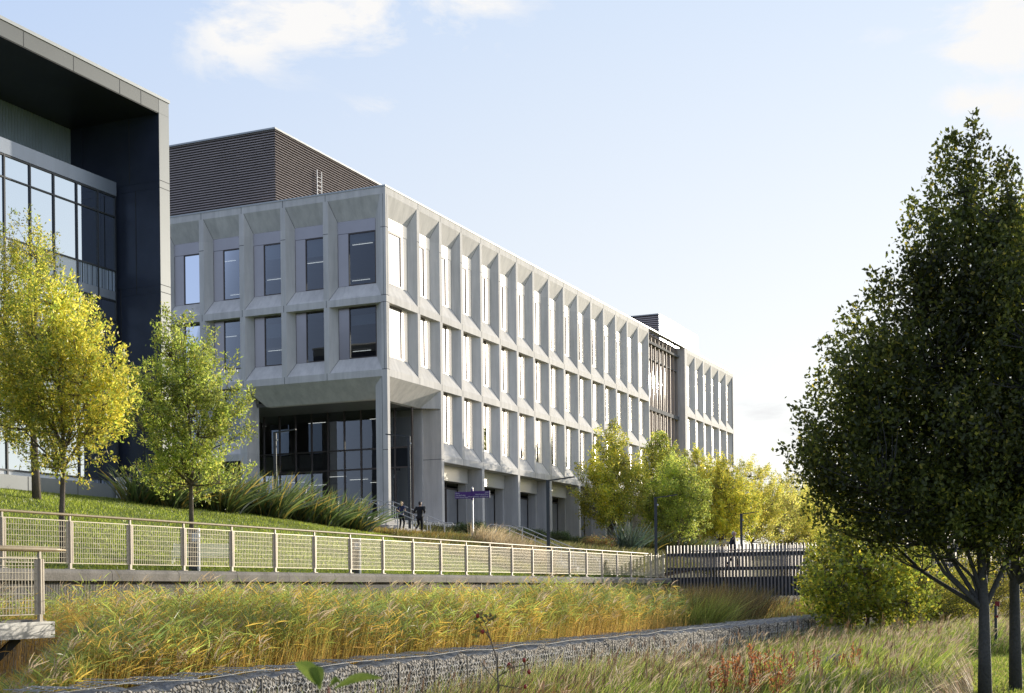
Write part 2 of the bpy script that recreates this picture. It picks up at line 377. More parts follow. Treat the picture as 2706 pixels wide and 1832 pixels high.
xs = [-d for d in (60, 50, 44, 40, 38, 36.5, 35, 34, 33, 32, 31, 30, 29, 28, 27, 26, 25, 24.4, 23.8, 23.2, 22.6, 22.1, 21.6, 21.2)]
def bgrid(t0f, t1f, n):
    V = []; F = []; k = len(xs)
    for j in range(n+1):
        for x in xs:
            t = t0f(-x) + (t1f(-x)-t0f(-x))*j/n
            V.append((x, t, bank_z(-x, t) + (.03*math.sin(t*1.3)*math.cos(x*1.1) if -x > 22.5 and -x < 37 else 0)))
    for j in range(n):
        for i in range(k-1): a = j*k+i; F.append((a, a+1, a+k+1, a+k))
    return V, F
V, F = bgrid(lambda D: -40, lawn_edge, 95); sheet('lawn', V, F, M['lawn'])
V, F = bgrid(lawn_edge, lambda D: 260, 180); sheet('planting_bed', V, F, M['soil'])
mb = MB()
for a in range(54, 120, 2): mb.face([(-24.6,a,kerb_z(a)+.04),(-21.22,a,kerb_z(a)+.02),(-21.22,a+2,kerb_z(a+2)+.02),(-24.6,a+2,kerb_z(a+2)+.04)])
struct(mb.build('path', M['path']))
mb = MB(); mb.face([(-4000,-800,-3),(4000,-800,-3),(4000,5000,-3),(-4000,5000,-3)]); struct(mb.build('far_ground', M['far']))
mb = MB(); mb.face([(-39.0,69,4.02),(-37.0,69,4.02),(-37.0,150,4.02),(-39.0,150,4.02)]); 
# ================================================================ kerb wall
def wall_mat():
    m, nt, out = nmat('board_marked_wall'); L = nt.links
    b = N(nt, 'ShaderNodeBsdfPrincipled', Roughness=.85); tc = N(nt, 'ShaderNodeTexCoord')
    wv = N(nt, 'ShaderNodeTexWave', Scale=6.5, Distortion=1.2); wv.bands_direction = 'Y'; wv.inputs['Detail'].default_value = 4; wv.inputs['Detail Scale'].default_value = 3
    L.new(tc.outputs['Object'], wv.inputs[0]); cr = N(nt, 'ShaderNodeValToRGB'); L.new(wv.outputs['Fac'], cr.inputs[0])
    cr.color_ramp.elements[0].color = (.09,.085,.08,1); cr.color_ramp.elements[1].color = (.30,.29,.27,1); cr.color_ramp.elements[0].position = .3
    L.new(cr.outputs[0], b.inputs['Base Color']); bp = N(nt, 'ShaderNodeBump', Strength=.8, Distance=.05); L.new(wv.outputs['Fac'], bp.inputs['Height']); L.new(bp.outputs[0], b.inputs['Normal'])
    L.new(b.outputs[0], out.inputs[0]); return m
rw = thing('retaining_wall', 'low concrete retaining wall with rounded coping below the mesh fence', 'retaining wall', (-21, 20, -2.3))
mb = MB()
for t0 in range(-14, 120, 4):
    mb.box(-21.1, t0, -2.4, -20.86, t0+3.98, kerb_z(t0)-.2)
mb.build('wall_face', wall_mat(), rw)
mb = MB(); t = -14.0; i = 0
while t < 118:                                   # coping stones 2.4 m long with a rounded front edge
    L_ = 2.4; a, b = t+.008, t+L_-.008; za, zb = kerb_z(a)-.01, kerb_z(b)-.01
    prof = [(-21.28,-.26),(-20.70,-.26),(-20.70,-.09),(-20.72,-.045),(-20.76,-.015),(-20.82,0),(-21.28,0)]
    for k in range(len(prof)):
        p, q = prof[k], prof[(k+1) % len(prof)]
        mb.face([(p[0],a,za+p[1]),(q[0],a,za+q[1]),(q[0],b,zb+q[1]),(p[0],b,zb+p[1])])
    mb.face([(p[0],a,za+p[1]) for p in reversed(prof)]); mb.face([(p[0],b,zb+p[1]) for p in prof])
    t += L_
mb.build('coping', M['kerb'], rw)
# ================================================================ gabion wall
gab = thing('gabion_wall', 'long low gabion wall of pale stones in wire mesh between reeds and meadow', 'gabion wall', (-8.5, 20, -1.95))
def stone_mat():
    m, nt, out = nmat('gabion_stone'); L = nt.links
    b = N(nt, 'ShaderNodeBsdfPrincipled', Roughness=.9); tc = N(nt, 'ShaderNodeTexCoord')
    vo = N(nt, 'ShaderNodeTexVoronoi', Scale=18, _feature='DISTANCE_TO_EDGE'); vc = N(nt, 'ShaderNodeTexVoronoi', Scale=18)
    nz = N(nt, 'ShaderNodeTexNoise', Scale=4, Detail=3); mp = N(nt, 'ShaderNodeMix', _data_type='VECTOR'); mp.inputs[0].default_value = .06
    L.new(tc.outputs['Object'], nz.inputs['Vector']); L.new(tc.outputs['Object'], mp.inputs[4]); L.new(nz.outputs['Color'], mp.inputs[5])
    L.new(mp.outputs[1], vo.inputs['Vector']); L.new(mp.outputs[1], vc.inputs['Vector'])
    cr = N(nt, 'ShaderNodeValToRGB'); L.new(vo.outputs['Distance'], cr.inputs[0])
    cr.color_ramp.elements[0].color = (.01,.01,.009,1); cr.color_ramp.elements[1].position = .2; cr.color_ramp.elements[1].color = (1,1,1,1); cr.color_ramp.elements[0].position = .02
    c2 = N(nt, 'ShaderNodeValToRGB'); L.new(vc.outputs['Color'], c2.inputs[0]); c2.color_ramp.elements[0].color = (.27,.24,.20,1); c2.color_ramp.elements[1].color = (.60,.54,.45,1)
    mx = N(nt, 'ShaderNodeVectorMath', _operation='MULTIPLY'); L.new(cr.outputs[0], mx.inputs[0]); L.new(c2.outputs[0], mx.inputs[1]); L.new(mx.outputs[0], b.inputs['Base Color'])
    bp = N(nt, 'ShaderNodeBump', Strength=1, Distance=.06); mr = N(nt, 'ShaderNodeMath', _operation='MINIMUM'); mr.inputs[1].default_value = .25
    L.new(vo.outputs['Distance'], mr.inputs[0]); L.new(mr.outputs[0], bp.inputs['Height']); L.new(bp.outputs[0], b.inputs['Normal']); L.new(b.outputs[0], out.inputs[0]); return m
M['stone'] = stone_mat(); M['wire'] = surf('gabion_wire', (.45,.45,.45), .4, .1, metal=.3); M['dark_stone'] = surf('dark_slate', (.10,.11,.125), .6, .4, 7, bump=1, bscale=12, fine=.4, fscale=20)  # dark slate colours the gabion top and back
def gab_z(t): return -.915 - .005*(t - 11.5)
import collections
mbS = MB(); mbT = MB(); mbW = MB(); rg = random.Random(3)
GT0, GT1 = 5.0, 62.0
def gwob(t): return .012*math.sin(t*2.1) + .02*math.sin(t*.53)
t = GT0
while t < GT1:                                   # lumpy basket faces: one fine grid per metre basket
    nx = 14
    for face_i in (0,):
        pass
    t += 1
def lump(t, k): return .035*math.sin(t*7.3+k*2.1)*math.sin(t*3.1+1.7*k) + .02*math.sin(t*17+k*5)
nt_ = int((GT1-GT0)/.125)
prof = [(-8.28,-1.15),(-8.27,-.8),(-8.26,-.55),(-8.26,-.3),(-8.28,-.1),(-8.34,-.01),(-8.5,.015),(-8.7,.0),(-8.86,-.04),(-8.9,-.3),(-8.9,-1.3)]
V = []; F = []; K = len(prof); FM = []
for i in range(nt_+1):
    t = GT0 + i*.125; sag = -.025*abs(math.sin(math.pi*t)) 
    for k, (x, z) in enumerate(prof):
        V.append((x + lump(t, k)*(.9 if k < 5 else .3), t, gab_z(t) + z + (sag + lump(t, k+4)*.8 if 3 < k < 9 else 0)))
for i in range(nt_):
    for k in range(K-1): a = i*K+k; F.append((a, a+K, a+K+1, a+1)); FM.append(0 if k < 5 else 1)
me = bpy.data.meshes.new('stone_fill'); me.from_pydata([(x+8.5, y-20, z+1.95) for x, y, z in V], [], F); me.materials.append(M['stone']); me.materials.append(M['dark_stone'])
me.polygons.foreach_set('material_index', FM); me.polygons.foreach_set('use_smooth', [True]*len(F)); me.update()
o = bpy.data.objects.new('stone_fill', me); COL.objects.link(o); o.parent = gab
# hexagonal wire: zig-zag strands over the face and the top, near part fine, far part coarser
def zig(a, b, w): mbW.bar(a, b, w, w)
def gp(t, u):                                    # u: metres up the face then across the top
    z0 = gab_z(t)
    if u < 1.0: return Vector((-8.225 + lump(t, 2)*.5, t, z0 - 1.0 + u))
    return Vector((-8.26 - (u-1.0), t, z0 + .045 + .02*math.sin(t*9)))
for (ta, tb, cell, w) in ((9.0, 22, .095, .006), (22, 44, .16, .008)):
    ht = cell*.9; nu = int(1.6/ht)
    for i in range(int((tb-ta)/cell)):
        for j in range(nu):
            t0 = ta + (i + (.5 if j % 2 else 0))*cell; u = j*ht
            A = gp(t0, u); B = gp(t0 + cell*.5, u + ht*.33); B2 = gp(t0 - cell*.5, u + ht*.33); Cc = gp(t0+cell*.5, u+ht)
            if abs(u - 1.0) < ht: continue
            zig(A, B, w); zig(A, B2, w); zig(B, Cc, w)
t = GT0
while t < GT1:                                   # selvedge wires and basket ends
    for u in (.05, 1.0): zig(gp(t, u) + Vector((.01,0,.0)), gp(t+1, u)+ Vector((.01,0,.0)), .004)
    zig(gp(t, 1.02)+Vector((0,0,.02)), gp(t, 1.58)+Vector((0,0,.02)), .008); t += 1
t = GT0; mbj = MB()
while t < GT1:
    mbj.bar(gp(t, 0.0)+Vector((.004,0,0)), gp(t, .97)+Vector((.004,0,0)), .008+.014*rg.random(), .018); t += 1
mbW.build('wire_mesh', M['wire'], gab); mbj.build('basket_joint', M['black'], gab)
# ================================================================ main concrete building
M['shop_glass'] = glassmat('shopfront_glass', (.10,.12,.10), 1.5, .01, .1)
M['bright_glass'] = glassmat('low_sun_glass', (.45,.45,.45), 2.6, .02, .1)
CX, CY, U1 = -38.64, 69.52, 4.08
ZT, B1, B2, B3, ZG = 23.42, 16.69, 12.36, 7.89, 3.95
VD = .53
main = thing('concrete_office_building', 'long pale precast concrete office building with deep angled window bays', 'building', (CX, CY, ZG))
def PL(u, v, z): return (CX - v, CY + u, z)      # long facade: u away from the corner, v into the building
def PR(u, v, z): return (CX - u, CY + v, z)      # short facade
def quad(mb, P, a, b, c, d, flip):
    q = [P(*a), P(*b), P(*c), P(*d)]; mb.face(q if not flip else q[::-1])
pre = MB(); jt = MB()
BAND = .41
def bay(P, flip, u0, u1, z0, z1, corner=False, top=False, cornerR=False):
    vd = .39 if P is PL else VD; sp_ = .60 if P is PL else .35
    ul = u0 + (.35 if corner else .175); ur = u1 - (.35 if cornerR else .175); zb = z0 + BAND; zt = z1 - (BAND if top else 0)
    il = ul + (.62 if corner else 0) ; ir = ur - sp_; ib = zb + .86; it = z1 - 1.6 if top else z1
    q = lambda a, b, c, d: quad(pre, P, a, b, c, d, flip)
    q((u0,0,z0),(u1,0,z0),(u1,0,zb),(u0,0,zb)); q((u0,0,zb),(ul,0,zb),(ul,0,zt),(u0,0,zt)); q((ur,0,zb),(u1,0,zb),(u1,0,zt),(ur,0,zt))
    if top: q((u0,0,zt),(u1,0,zt),(u1,0,z1),(u0,0,z1))
    q((ul,0,zb),(ur,0,zb),(ir,vd,ib),(il,vd,ib)); q((ul,0,zt),(ul,0,zb),(il,vd,ib),(il,vd,it)); q((ur,0,zb),(ur,0,zt),(ir,vd,it),(ir,vd,ib))
    q((ur,0,zt),(ul,0,zt),(il,vd,it),(ir,vd,it))
    return il, ir, ib, it
def strip(P, flip, a, b, w=.03):
    """a thin recessed-looking joint drawn as a proud strip between two (u,z) points on the front plane"""
    (ua, za), (ub, zb) = a, b
    if ua == ub: pts = [(ua-w/2,-.004,za),(ua+w/2,-.004,za),(ua+w/2,-.004,zb),(ua-w/2,-.004,zb)]
    else: pts = [(ua,-.004,za-w/2),(ub,-.004,za-w/2),(ub,-.004,za+w/2),(ua,-.004,za+w/2)]
    quad(jt, P, *pts, flip)
def pbox(mb, P, u0, u1, v0, v1, z0, z1):
    a, b = P(u0, v0, z0), P(u1, v1, z1)
    mb.box(min(a[0],b[0]), min(a[1],b[1]), z0, max(a[0],b[0]), max(a[1],b[1]), z1)
rw_ = random.Random(5)
def window(P, ul, ur, zb, zt, top, facing):
    """frame > glass, side_panel, roller_blind"""
    f = MB(); v = .39 if P is PL else VD; w = .085 if P is PL else .055; zt2 = zt - .74 if top else zt - .01; g1 = ur - .73
    for a, b, c, d in ((ul, ul+w, zb, zt2), (g1-w, g1, zb, zt2), (ur-w*.6, ur, zb, zt2)): pbox(f, P, a, b, v-.02, v+.08, c, d)
    pbox(f, P, ul+w, g1-w, v-.02, v+.08, zb, zb+w); pbox(f, P, ul+w, g1-w, v-.02, v+.08, zt2-w, zt2)
    fr = f.build('window', M['frame'], main)
    g = MB(); quad(g, P, (ul+w,v+.03,zb+w),(g1-w,v+.03,zb+w),(g1-w,v+.03,zt2-w),(ul+w,v+.03,zt2-w), P is PL); g.build('glass', M['glass'] if facing == 'R' else M['bright_glass'], fr)
    p = MB(); pbox(p, P, g1, ur-w*.6, v-.02, v+.06, zb, zt2)
    if top: pbox(p, P, ul, ur, v-.025, v+.06, zt2+.02, zt)
    p.build('side_panel', M['pale_lit_panel'] if facing == 'L' else M['bronze'], fr)  # long facade panels coloured paler to stand in for bright light on them
    h = rw_.choice([.25, .45, .6, .0, .75, .3, .5]) if facing == 'R' else rw_.choice([0, .3, .5, .2])
    if h: b = MB(); pbox(b, P, ul+w, g1-w, v+.16, v+.17, zt2-w-h*(zt2-zb)*.55, zt2-w); b.build('roller_blind', M['blind'], fr)
rows = [(B1, ZT, True), (B2, B1, False), (B3, B2, False)]
def edges_long(i): return 0 if i == 0 else U1 + 3*(i-1)
for r, (z0, z1, top) in enumerate(rows):
    for i in range(16):
        u0, u1 = edges_long(i), edges_long(i+1)
        if r == 2 and i < 2: continue
        w_ = bay(PL, True, u0, u1, z0, z1, i == 0, top); window(PL, w_[0], w_[1], w_[2], w_[3], top, 'L')
        strip(PL, True, (u1, z0), (u1, z0+BAND))
        if top: strip(PL, True, (u1, ZT-BAND), (u1, ZT)); strip(PL, True, (u1-.175, z0+4.38), (u1+.175, z0+4.38))
    for k in range(6):
        u0 = 61.08 + 3*k
        w_ = bay(PL, True, u0, u0+3, z0, z1, False, top); window(PL, w_[0], w_[1], w_[2], w_[3], top, 'L')
        strip(PL, True, (u0+3, z0), (u0+3, z0+BAND))
for r, (z0, z1, top) in enumerate(rows[:2] + [(B3, B2, False)]):
    for i in range(8):
        if r == 2 and i < 3: continue
        u0, u1 = edges_long(i), edges_long(i+1)
        w_ = bay(PR, False, u0, u1, z0, z1, i == 0, top); window(PR, w_[0], w_[1], w_[2], w_[3], top, 'R')
        strip(PR, False, (u1, z0), (u1, z0+BAND))
        if top: strip(PR, False, (u1, ZT-BAND), (u1, ZT)); strip(PR, False, (u1-.175, z0+4.38), (u1+.175, z0+4.38))
for P, fl in ((PL, True), (PR, False)):
    strip(P, fl, (0.0, B1+4.38), (.35, B1+4.38)); strip(P, fl, (0, B1), (.35, B1)); strip(P, fl, (0, B2+BAND), (.35, B2+BAND)); strip(P, fl, (0, B1+BAND), (.35, B1+BAND)); strip(P, fl, (.17, B2+BAND), (.17, B1), .02); strip(P, fl, (.17, B1+BAND), (.17, ZT-BAND), .02)
# splay joints where jamb meets sill (thin shadow lines)
def ln(P, a, b, w=.028):
    A, B = Vector(P(*a)), Vector(P(*b)); jt.bar(A, B, w, .012)
for P in (PL, PR):
    for r, (z0, z1, top) in enumerate(rows):
        for i in range(22 if P is PL else 8):
            if P is PL and i > 15: u1 = 61.08 + 3*(i-15)
            else: u1 = edges_long(i+1)
            if r == 2 and i < (2 if P is PL else 3): continue
            ur = u1 - .175; sp_, vd = (.60, .39) if P is PL else (.35, VD); ln(P, (ur, 0, z0+BAND), (ur-sp_, vd, z0+BAND+.86))
            if top: ln(P, (ur, 0, ZT-BAND), (ur-sp_, vd, ZT-1.6))
# parapet top, rear walls
q = pre.face
TE = 79.08
pre.box(CX-1.0, CY, ZT-.3, CX-.0, CY+TE, ZT+.02) if False else None
# coping along both parapets
cop = MB(); cop.box(CX-.55, CY-.03, ZT, CX+.03, CY+TE, ZT+.09); cop.box(CX-24, CY-.03, ZT, CX-.55, CY+.5, ZT+.09)
cop.build('parapet_coping', M['coping'], main)
rf = MB(); rf.box(CX-24, CY+.5, ZT-1.0, CX-.55, CY+TE, ZT-.8); rf.box(CX-24, CY+TE-.3, ZG-.5, CX-.01, CY+TE, ZT); rf.box(CX-24.3, CY+.01, ZG-.5, CX-24, CY+TE, ZT); rf.build('roof', M['interior'], main)
# curtain wall bay: recessed glass with tall bronze fins
CU0, CU1 = 49.08, 60.4
ZC0 = B2 - 1.4
cw = MB(); cg = MB()
quad(cg, PL, (CU0,.9,ZC0),(CU1,.9,ZC0),(CU1,.9,ZT),(CU0,.9,ZT), True)
cgo = None
n = 10
for i in range(n):
    u = CU0 + .5 + (CU1-CU0-.7)*i/(n-1); pbox(cw, PL, u-.03, u+.03, .68, .88, ZC0, ZT)
for z in (ZC0+.02, B1-.2, B2+.1, ZT-.1): pbox(cw, PL, CU0, CU1, .80, .86, z, z+.07)
pbox(cw, PL, CU0+.02, CU1-.02, 1.1, 1.15, ZC0, ZT-.05)
cwo = cw.build('curtain_wall', surf('bronze_fin', (.56,.46,.38), .55, .08, .7, metal=.1), main); cg.build('glass', M['curtain_glass'], cwo)
pf = MB(); pbox(pf, PL, CU0, CU1, 0, 1.0, B3, ZC0-.75); quad(pf, PL, (CU0,0,ZC0-.75),(CU1,0,ZC0-.75),(CU1,.85,ZC0),(CU0,.85,ZC0), True)
pbox(pf, PL, CU0-.002, CU0+.1, .53, 1.2, B3, ZT); pbox(pf, PL, 60.4, 61.08, .0, 1.2, B3, ZT); pf.build('curtain_wall_sill', M['precast'], main)
# corner loggia: sloped headers, column, soffit
z = B2
LU, RU = 7.08, 10.08
hd = MB()
def header(P, fl, ua, ub, ia, ib):
    quad(hd, P, (ua,0,z-.004),(ia,1.05,z-1.15),(ib,1.05,z-1.15),(ub,0,z-.004), not fl)
    quad(hd, P, (ia,1.05,z-1.15),(ia,1.5,z-1.15),(ib,1.5,z-1.15),(ib,1.05,z-1.15), not fl)
header(PL, True, 0.02, LU-.02, .9, LU-1.0); header(PR, False, 0.02, RU-.02, .9, RU-1.0)
quad(hd, PL, (LU-.17,0,z),(LU-.17,0,z-1.15),(LU-1.0,1.05,z-1.15),(LU-.17,0,z), True)
hd.build('loggia_header', M['precast'], main)
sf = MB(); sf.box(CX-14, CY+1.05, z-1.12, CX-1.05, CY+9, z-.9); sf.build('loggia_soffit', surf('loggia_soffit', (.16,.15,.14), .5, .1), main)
cl = MB()
def poly(pts): return [(CX - a, CY + b) for a, b in pts][::-1]
cl.prism([(CX-1.0,CY+.38),(CX-.35,CY),(CX,CY),(CX,CY+.3),(CX-.3,CY+.7),(CX-1.0,CY+.7)], ZG-.3, z-.001)
cl.build('corner_column', M['precast'], main)
strip(PR, False, (0, 8.05), (.35, 8.05)); ln(PR, (.35,-.002,ZG), (.35,-.002,z-.02), .02)
def column(P, u, ztop, w=.35, depth=1.3, inner=2.6):
    c = MB(); pbox(c, P, u-w/2, u+w/2, 0.004, depth, ZG-.4, ztop-.003); pbox(c, P, u-w/2-.12, u+w/2+.0, depth+.01, depth+inner, ZG-.4, ztop-.01)
    c.build('column', M['precast'], main)
column(PL, LU, z, .35, 1.3); strip(PL, True, (LU-.175, 8.05), (LU+.175, 8.05))
# the side of the first long-facade column seen from the corner carries a joint
pbox(jt, PL, LU-.181, LU-.174, .01, 1.31, 8.03, 8.06)
column(PR, RU, z, .5, 1.1, .02)
for k in range(1, 14):
    u = LU + 6*k
    if u < TE: column(PL, u, B3, .35, 1.15, .62)
column(PL, TE-.18, B3, .35, 1.15, .62)
# ground floor: lintels, recessed shopfronts
for k in range(12):
    u = LU + 6*k; ub = min(u+6, TE)
    l = MB(); pbox(l, PL, u+.18, ub-.3, 1.02, 1.3, B3-.98, B3-.004); l.build('lintel', M['pale_lit_panel'], main)
    s = MB()
    for j in range(4): uu = u+.2+(5.6)*j/3; pbox(s, PL, uu-.035, uu+.035, 1.74, 1.88, ZG-.3, B3-.9)
    pbox(s, PL, u+.2, u+5.8, 1.74, 1.88, B3-1.4, B3-1.3)
    so_ = s.build('shopfront', M['frame'], main)
    g = MB(); quad(g, PL, (u+.2,1.82,ZG),(u+5.8,1.82,ZG),(u+5.8,1.82,B3-1.3),(u+.2,1.82,B3-1.3), True); g.build('glass', M['shop_glass'], so_)
us = MB(); us.box(CX-3.0, CY+LU, B3-.96, CX-1.31, CY+TE, B3-.9); us.box(CX-1.3, CY+LU, B3-.012, CX-.02, CY+TE, B3-.005); us.build('undercroft_soffit', M['precast'], main)
# loggia lobby glazing
lg = MB(); gl = MB(); yv = 5.2
for i in range(11):
    u = 1.2 + 1.22*i; pbox(lg, PR, u-.04, u+.04, yv, yv+.14, ZG-.2, z-1.1)
for zz in (8.75, 7.5, ZG+.05): pbox(lg, PR, 1.2, 13.4, yv+.01, yv+.13, zz-.05, zz+.05)
for i in range(4):
    u = 5.2 + 1.0*i; pbox(lg, PL, u-.04, u+.04, 2.9, 3.04, ZG-.2, z-1.1)
for zz in (8.75, 7.5): pbox(lg, PL, 5.2, 8.2, 2.91, 3.03, zz-.05, zz+.05)
lgo = lg.build('lobby_glazing', M['frame'], main)
quad(gl, PR, (1.2,yv+.07,ZG),(13.4,yv+.07,ZG),(13.4,yv+.07,z-1.1),(1.2,yv+.07,z-1.1), False)
quad(gl, PL, (5.2,2.97,ZG),(8.2,2.97,ZG),(8.2,2.97,z-1.1),(5.2,2.97,z-1.1), True); gl.build('glass', M['lobby_glass'], lgo)
sp = MB(); pbox(sp, PR, 1.24, 13.3, yv+.2, yv+.3, 7.55, 8.7); pbox(sp, PL, 5.2, 8.2, 3.1, 3.2, 6.0, 7.5); sp.build('spandrel_panel', surf('dark_spandrel', (.05,.05,.055), .5), main)
cmr = MB(); p0 = PL(5.6, 2.75, 7.0); cmr.tube([(p0[0],p0[1],7.0),(p0[0]+.12,p0[1]-.05,6.95)], .09, 10); cmr.build('security_camera', M['white'], main)
# interior: floors, core wall, light strips
it = MB(); it.box(CX-23.5, CY+14, ZG, CX-9.5, CY+TE-1, ZT-1); it.box(CX-9, CY+14, B3, CX-8.8, CY+TE-1, ZT-1)
for zf in (ZG-.3, B3-.45, B2-.45, B1-.45):
    it.box(CX-23.8, CY+(.6 if zf > B3 else 5.5), zf, CX-(.62 if zf > B3 else 3.0), CY+TE-.4, zf+.35 if zf != B2-.45 else zf+.3)
it.box(CX-23.8, CY+VD+.2, ZT-2.4, CX-.75, CY+TE-.5, ZT-2.3); it.build('interior', M['interior'], main)
ls = MB(); r3 = random.Random(2)
for zc in (ZT-2.46, B1-.55, B2-.6, B3-.55):
    for i in range(4):
        for j in range(4):
            if r3.random() < .3 and zc > 10: continue
            x = CX - 3 - 5*i; y = CY + (2.5 if zc > 12 else 7.5) + 2.8*j
            ls.box(x-.7, y-.03, zc-.03, x+.7, y+.03, zc)
ls.build('ceiling_light_strip', M['strip'], main)
fu = MB(); r4 = random.Random(4)
for zf in (B1-.1, B2-.1, B3-.1):
    for i in range(10):
        x = CX - (1.6 if zf > 9 else 4.6) - 1.9*i; y = CY + 1.3 + r4.random()*1.2 + (5.3 if zf < 9 else 0)
        fu.box(x-.7, y-.35, zf+.70, x+.7, y+.35, zf+.74); fu.box(x-.04, y-.04, zf, x+.04, y+.04, zf+.7)
        fu.box(x-.3, y+.1, zf+.82, x+.3, y+.13, zf+1.2); fu.box(x+.1, y-.8, zf+.4, x+.5, y-.45, zf+1.05)
fu.build('office_desk', surf('office_grey', (.3,.3,.32), .6), main)['kind'] = 'stuff'
absorb(pre, jt, 1); pre.build('precast_wall', [M['precast'], M['joint']], main)
# roof plant rooms with horizontal louvres
def louvred(name, x0, x1, y0, y1, z0, z1, pitch, open_end=False):
    b = MB(); b.box(x0+.12, y0+.12, z0, x1-.12, y1-.12, z1-.05); o = b.build(name, M['louvre_gap'], main)
    s = MB(); z = z0 + .03
    while z < z1 - .12:
        h = pitch*.62
        for (a, bb, c, d) in ((x0, y0, x1, y0), (x1, y0, x1, y1), (x0, y0, x0, y1)):
            if a == c:
                sg = -1 if a == x1 else 1
                s.face([(a,bb,z),(a,d,z),(a+sg*.06,d,z+h),(a+sg*.06,bb,z+h)][::1 if sg < 0 else -1]); s.face([(a,bb,z),(a+sg*.1,bb,z),(a+sg*.1,d,z),(a,d,z)])
            else: s.face([(a,bb,z),(c,bb,z),(c,bb+.06,z+h),(a,bb+.06,z+h)]); s.face([(a,bb,z),(a,bb+.1,z),(c,bb+.1,z),(c,bb,z)])
        z += pitch
    s.build('louvre_blade', M['louvre'], o)
    c = MB(); c.box(x0-.04, y0-.04, z1-.1, x1+.04, y1+.04, z1); c.build('roof_edge', M['coping'], o); return o
louvred('plant_room', -72, -48, 72.2, 124, ZT-1, 29.05, .16)
louvred('plant_room', -56, -42.1, 132.6, 146.5, ZT-1, 27.6, .2)
sp2 = MB(); sp2.box(-42.15, 132.5, ZT-1, -42.02, 146.6, 27.5); sp2.build('sunlit_side_panel', surf('sunlit_pale_metal', (.85,.84,.8), .3, .03, metal=.3), main)  # pale sheet added to paint the sunlit side of the plant room
lad = MB()                                       # pale access ladder on the plant room
pl = at_D(838, 449, 47.9)
for dy in (0, .55): lad.box(-47.95, pl.y+dy, ZT-.5, -47.9, pl.y+dy+.05, pl.z)
for i in range(int((pl.z-ZT)/.28)+1): lad.box(-47.94, pl.y, ZT-.4+i*.28, -47.91, pl.y+.6, ZT-.37+i*.28)
lad.build('access_ladder', M['white'], main)
# entrance plinth steps below the loggia
pb = MB(); pb.box(CX-14, CY-.4, 3.4, CX+.3, CY+9, ZG+.02); pb.build('entrance_plinth', M['precast'], main)
# ================================================================ left building
LD = 34.7; tE = 44.9; ZL0 = 3.3
lb = thing('dark_framed_office_building', 'office building with projecting grey portal frame, dark soffit and white glass bays', 'building', (-LD, tE, 3.8))
zt = at_D(444, 267, LD).z; t1 = at_D(447, 400, LD).y; t0 = at_D(421, 400, LD).y; YB = -20
ztop_in = zt - .66
fr = MB(); fr.box(-60, t0, ztop_in, -LD, t1, zt-.1); fr.cur = 2; fr.box(-60, YB, ztop_in, -LD, t0-.008, zt-.1); fr.cur = 0
fr.box(-LD-1.0, t0, 3.2, -LD, t1, ztop_in-.006); 
cp = MB(); cp.box(-60.05, YB-.05, zt-.1, -LD+.04, t1+.04, zt+.02); cp.build('roof_coping', M['coping'], lb)
zj = [at_D(432, y, LD).z for y in (480, 499, 754, 773, 1029, 1047)]
lj = MB()
for k in zj: lj.box(-LD-.5, t0+.001, k-.012, -LD+.004, t1-.001, k+.012)
for px in (62, 194, 316, 372): y = at_D(px, 267+(.493*(px-444)), LD).y; lj.box(-LD-.3, y-.012, ztop_in+.01, -LD+.004, y+.012, zt-.13)
lj.box(-LD-.3, t0-.010, ztop_in, -LD+.003, t0+.002, zt-.1); absorb(fr, lj, 1); fr.build('portal_frame', [M['cladding'], M['joint'], surf('grey_fascia', (.145,.155,.155), .5, .04, .6, metal=.2)], lb)
wg = MB(); wg.box(-60, t0+.05, 3.2, -LD-1.0, t1-.01, ztop_in-.002); wg.box(-LD-1.0, t0-.004, 3.2, -LD-.02, t0, ztop_in); wg.box(-60, t0, 3.2, -LD-1.0, t0+.05, ztop_in-.004)
for k in zj: wg.box(-40, t0-.012, k-.012, -LD-.05, t0-.0045, k+.012)
wj = MB()
for x, za, zb in ((-35.9, zj[1], zj[3]), (-36.2, zj[0], ztop_in), (-36.7, zj[5], zj[2]), (-35.6, 3.4, zj[4])): wj.box(x-.012, t0-.014, min(za,zb), x+.012, t0-.0042, max(za,zb))
absorb(wg, wj, 1); wg.build('wing_wall', [M['dark_clad'], M['joint']], lb)
so2 = MB(); so2.box(-59, YB, ztop_in-.03, -LD-.02, t0-.02, ztop_in-.003)
so2.build('soffit', M['soffit'], lb)
GD = 36.7
def gz(px, py): return at_D(px, py, GD).z
def gt(px): return at_D(px, 600, GD).y
# top recessed clerestory wall of corrugated translucent panels
cr_ = MB(); xw = -39.2; n = 90
y0c = 25.0; y1c = at_D(213, 400, 39.2).y
for i in range(int((y1c-y0c)/.16)):
    y = y0c + i*.16; cr_.face([(xw,y,zj[1]-.5),(xw+.05,y+.08,zj[1]-.5),(xw+.05,y+.08,ztop_in),(xw,y,ztop_in)]); cr_.face([(xw+.05,y+.08,zj[1]-.5),(xw,y+.16,zj[1]-.5),(xw,y+.16,ztop_in),(xw+.05,y+.08,ztop_in)])
cr_.build('clerestory', M['corrugated'], lb)
bk = MB(); bk.box(-60, YB, 3.2, -39.3, t0-.05, ztop_in-.05); bk.box(-39.3, y1c, zj[1]-.6, -38.6, t0-.05, ztop_in-.04)
bk.build('core_wall', M['dark_clad'], lb)
ztg = gz(257, 483); 
tb_ = MB(); tb_.box(-GD-2.0, YB, gz(200, 479), -GD+.05, gt(306), gz(200, 479)+.55); tb_.build('roof_terrace_edge', M['metal_band'], lb)
rl = MB(); zz = gz(200, 479)+.57
rl.box(-GD-.4, YB, zz, -GD-.3, gt(306), zz+.06); rl.build('terrace_rail', M['frame'], lb)
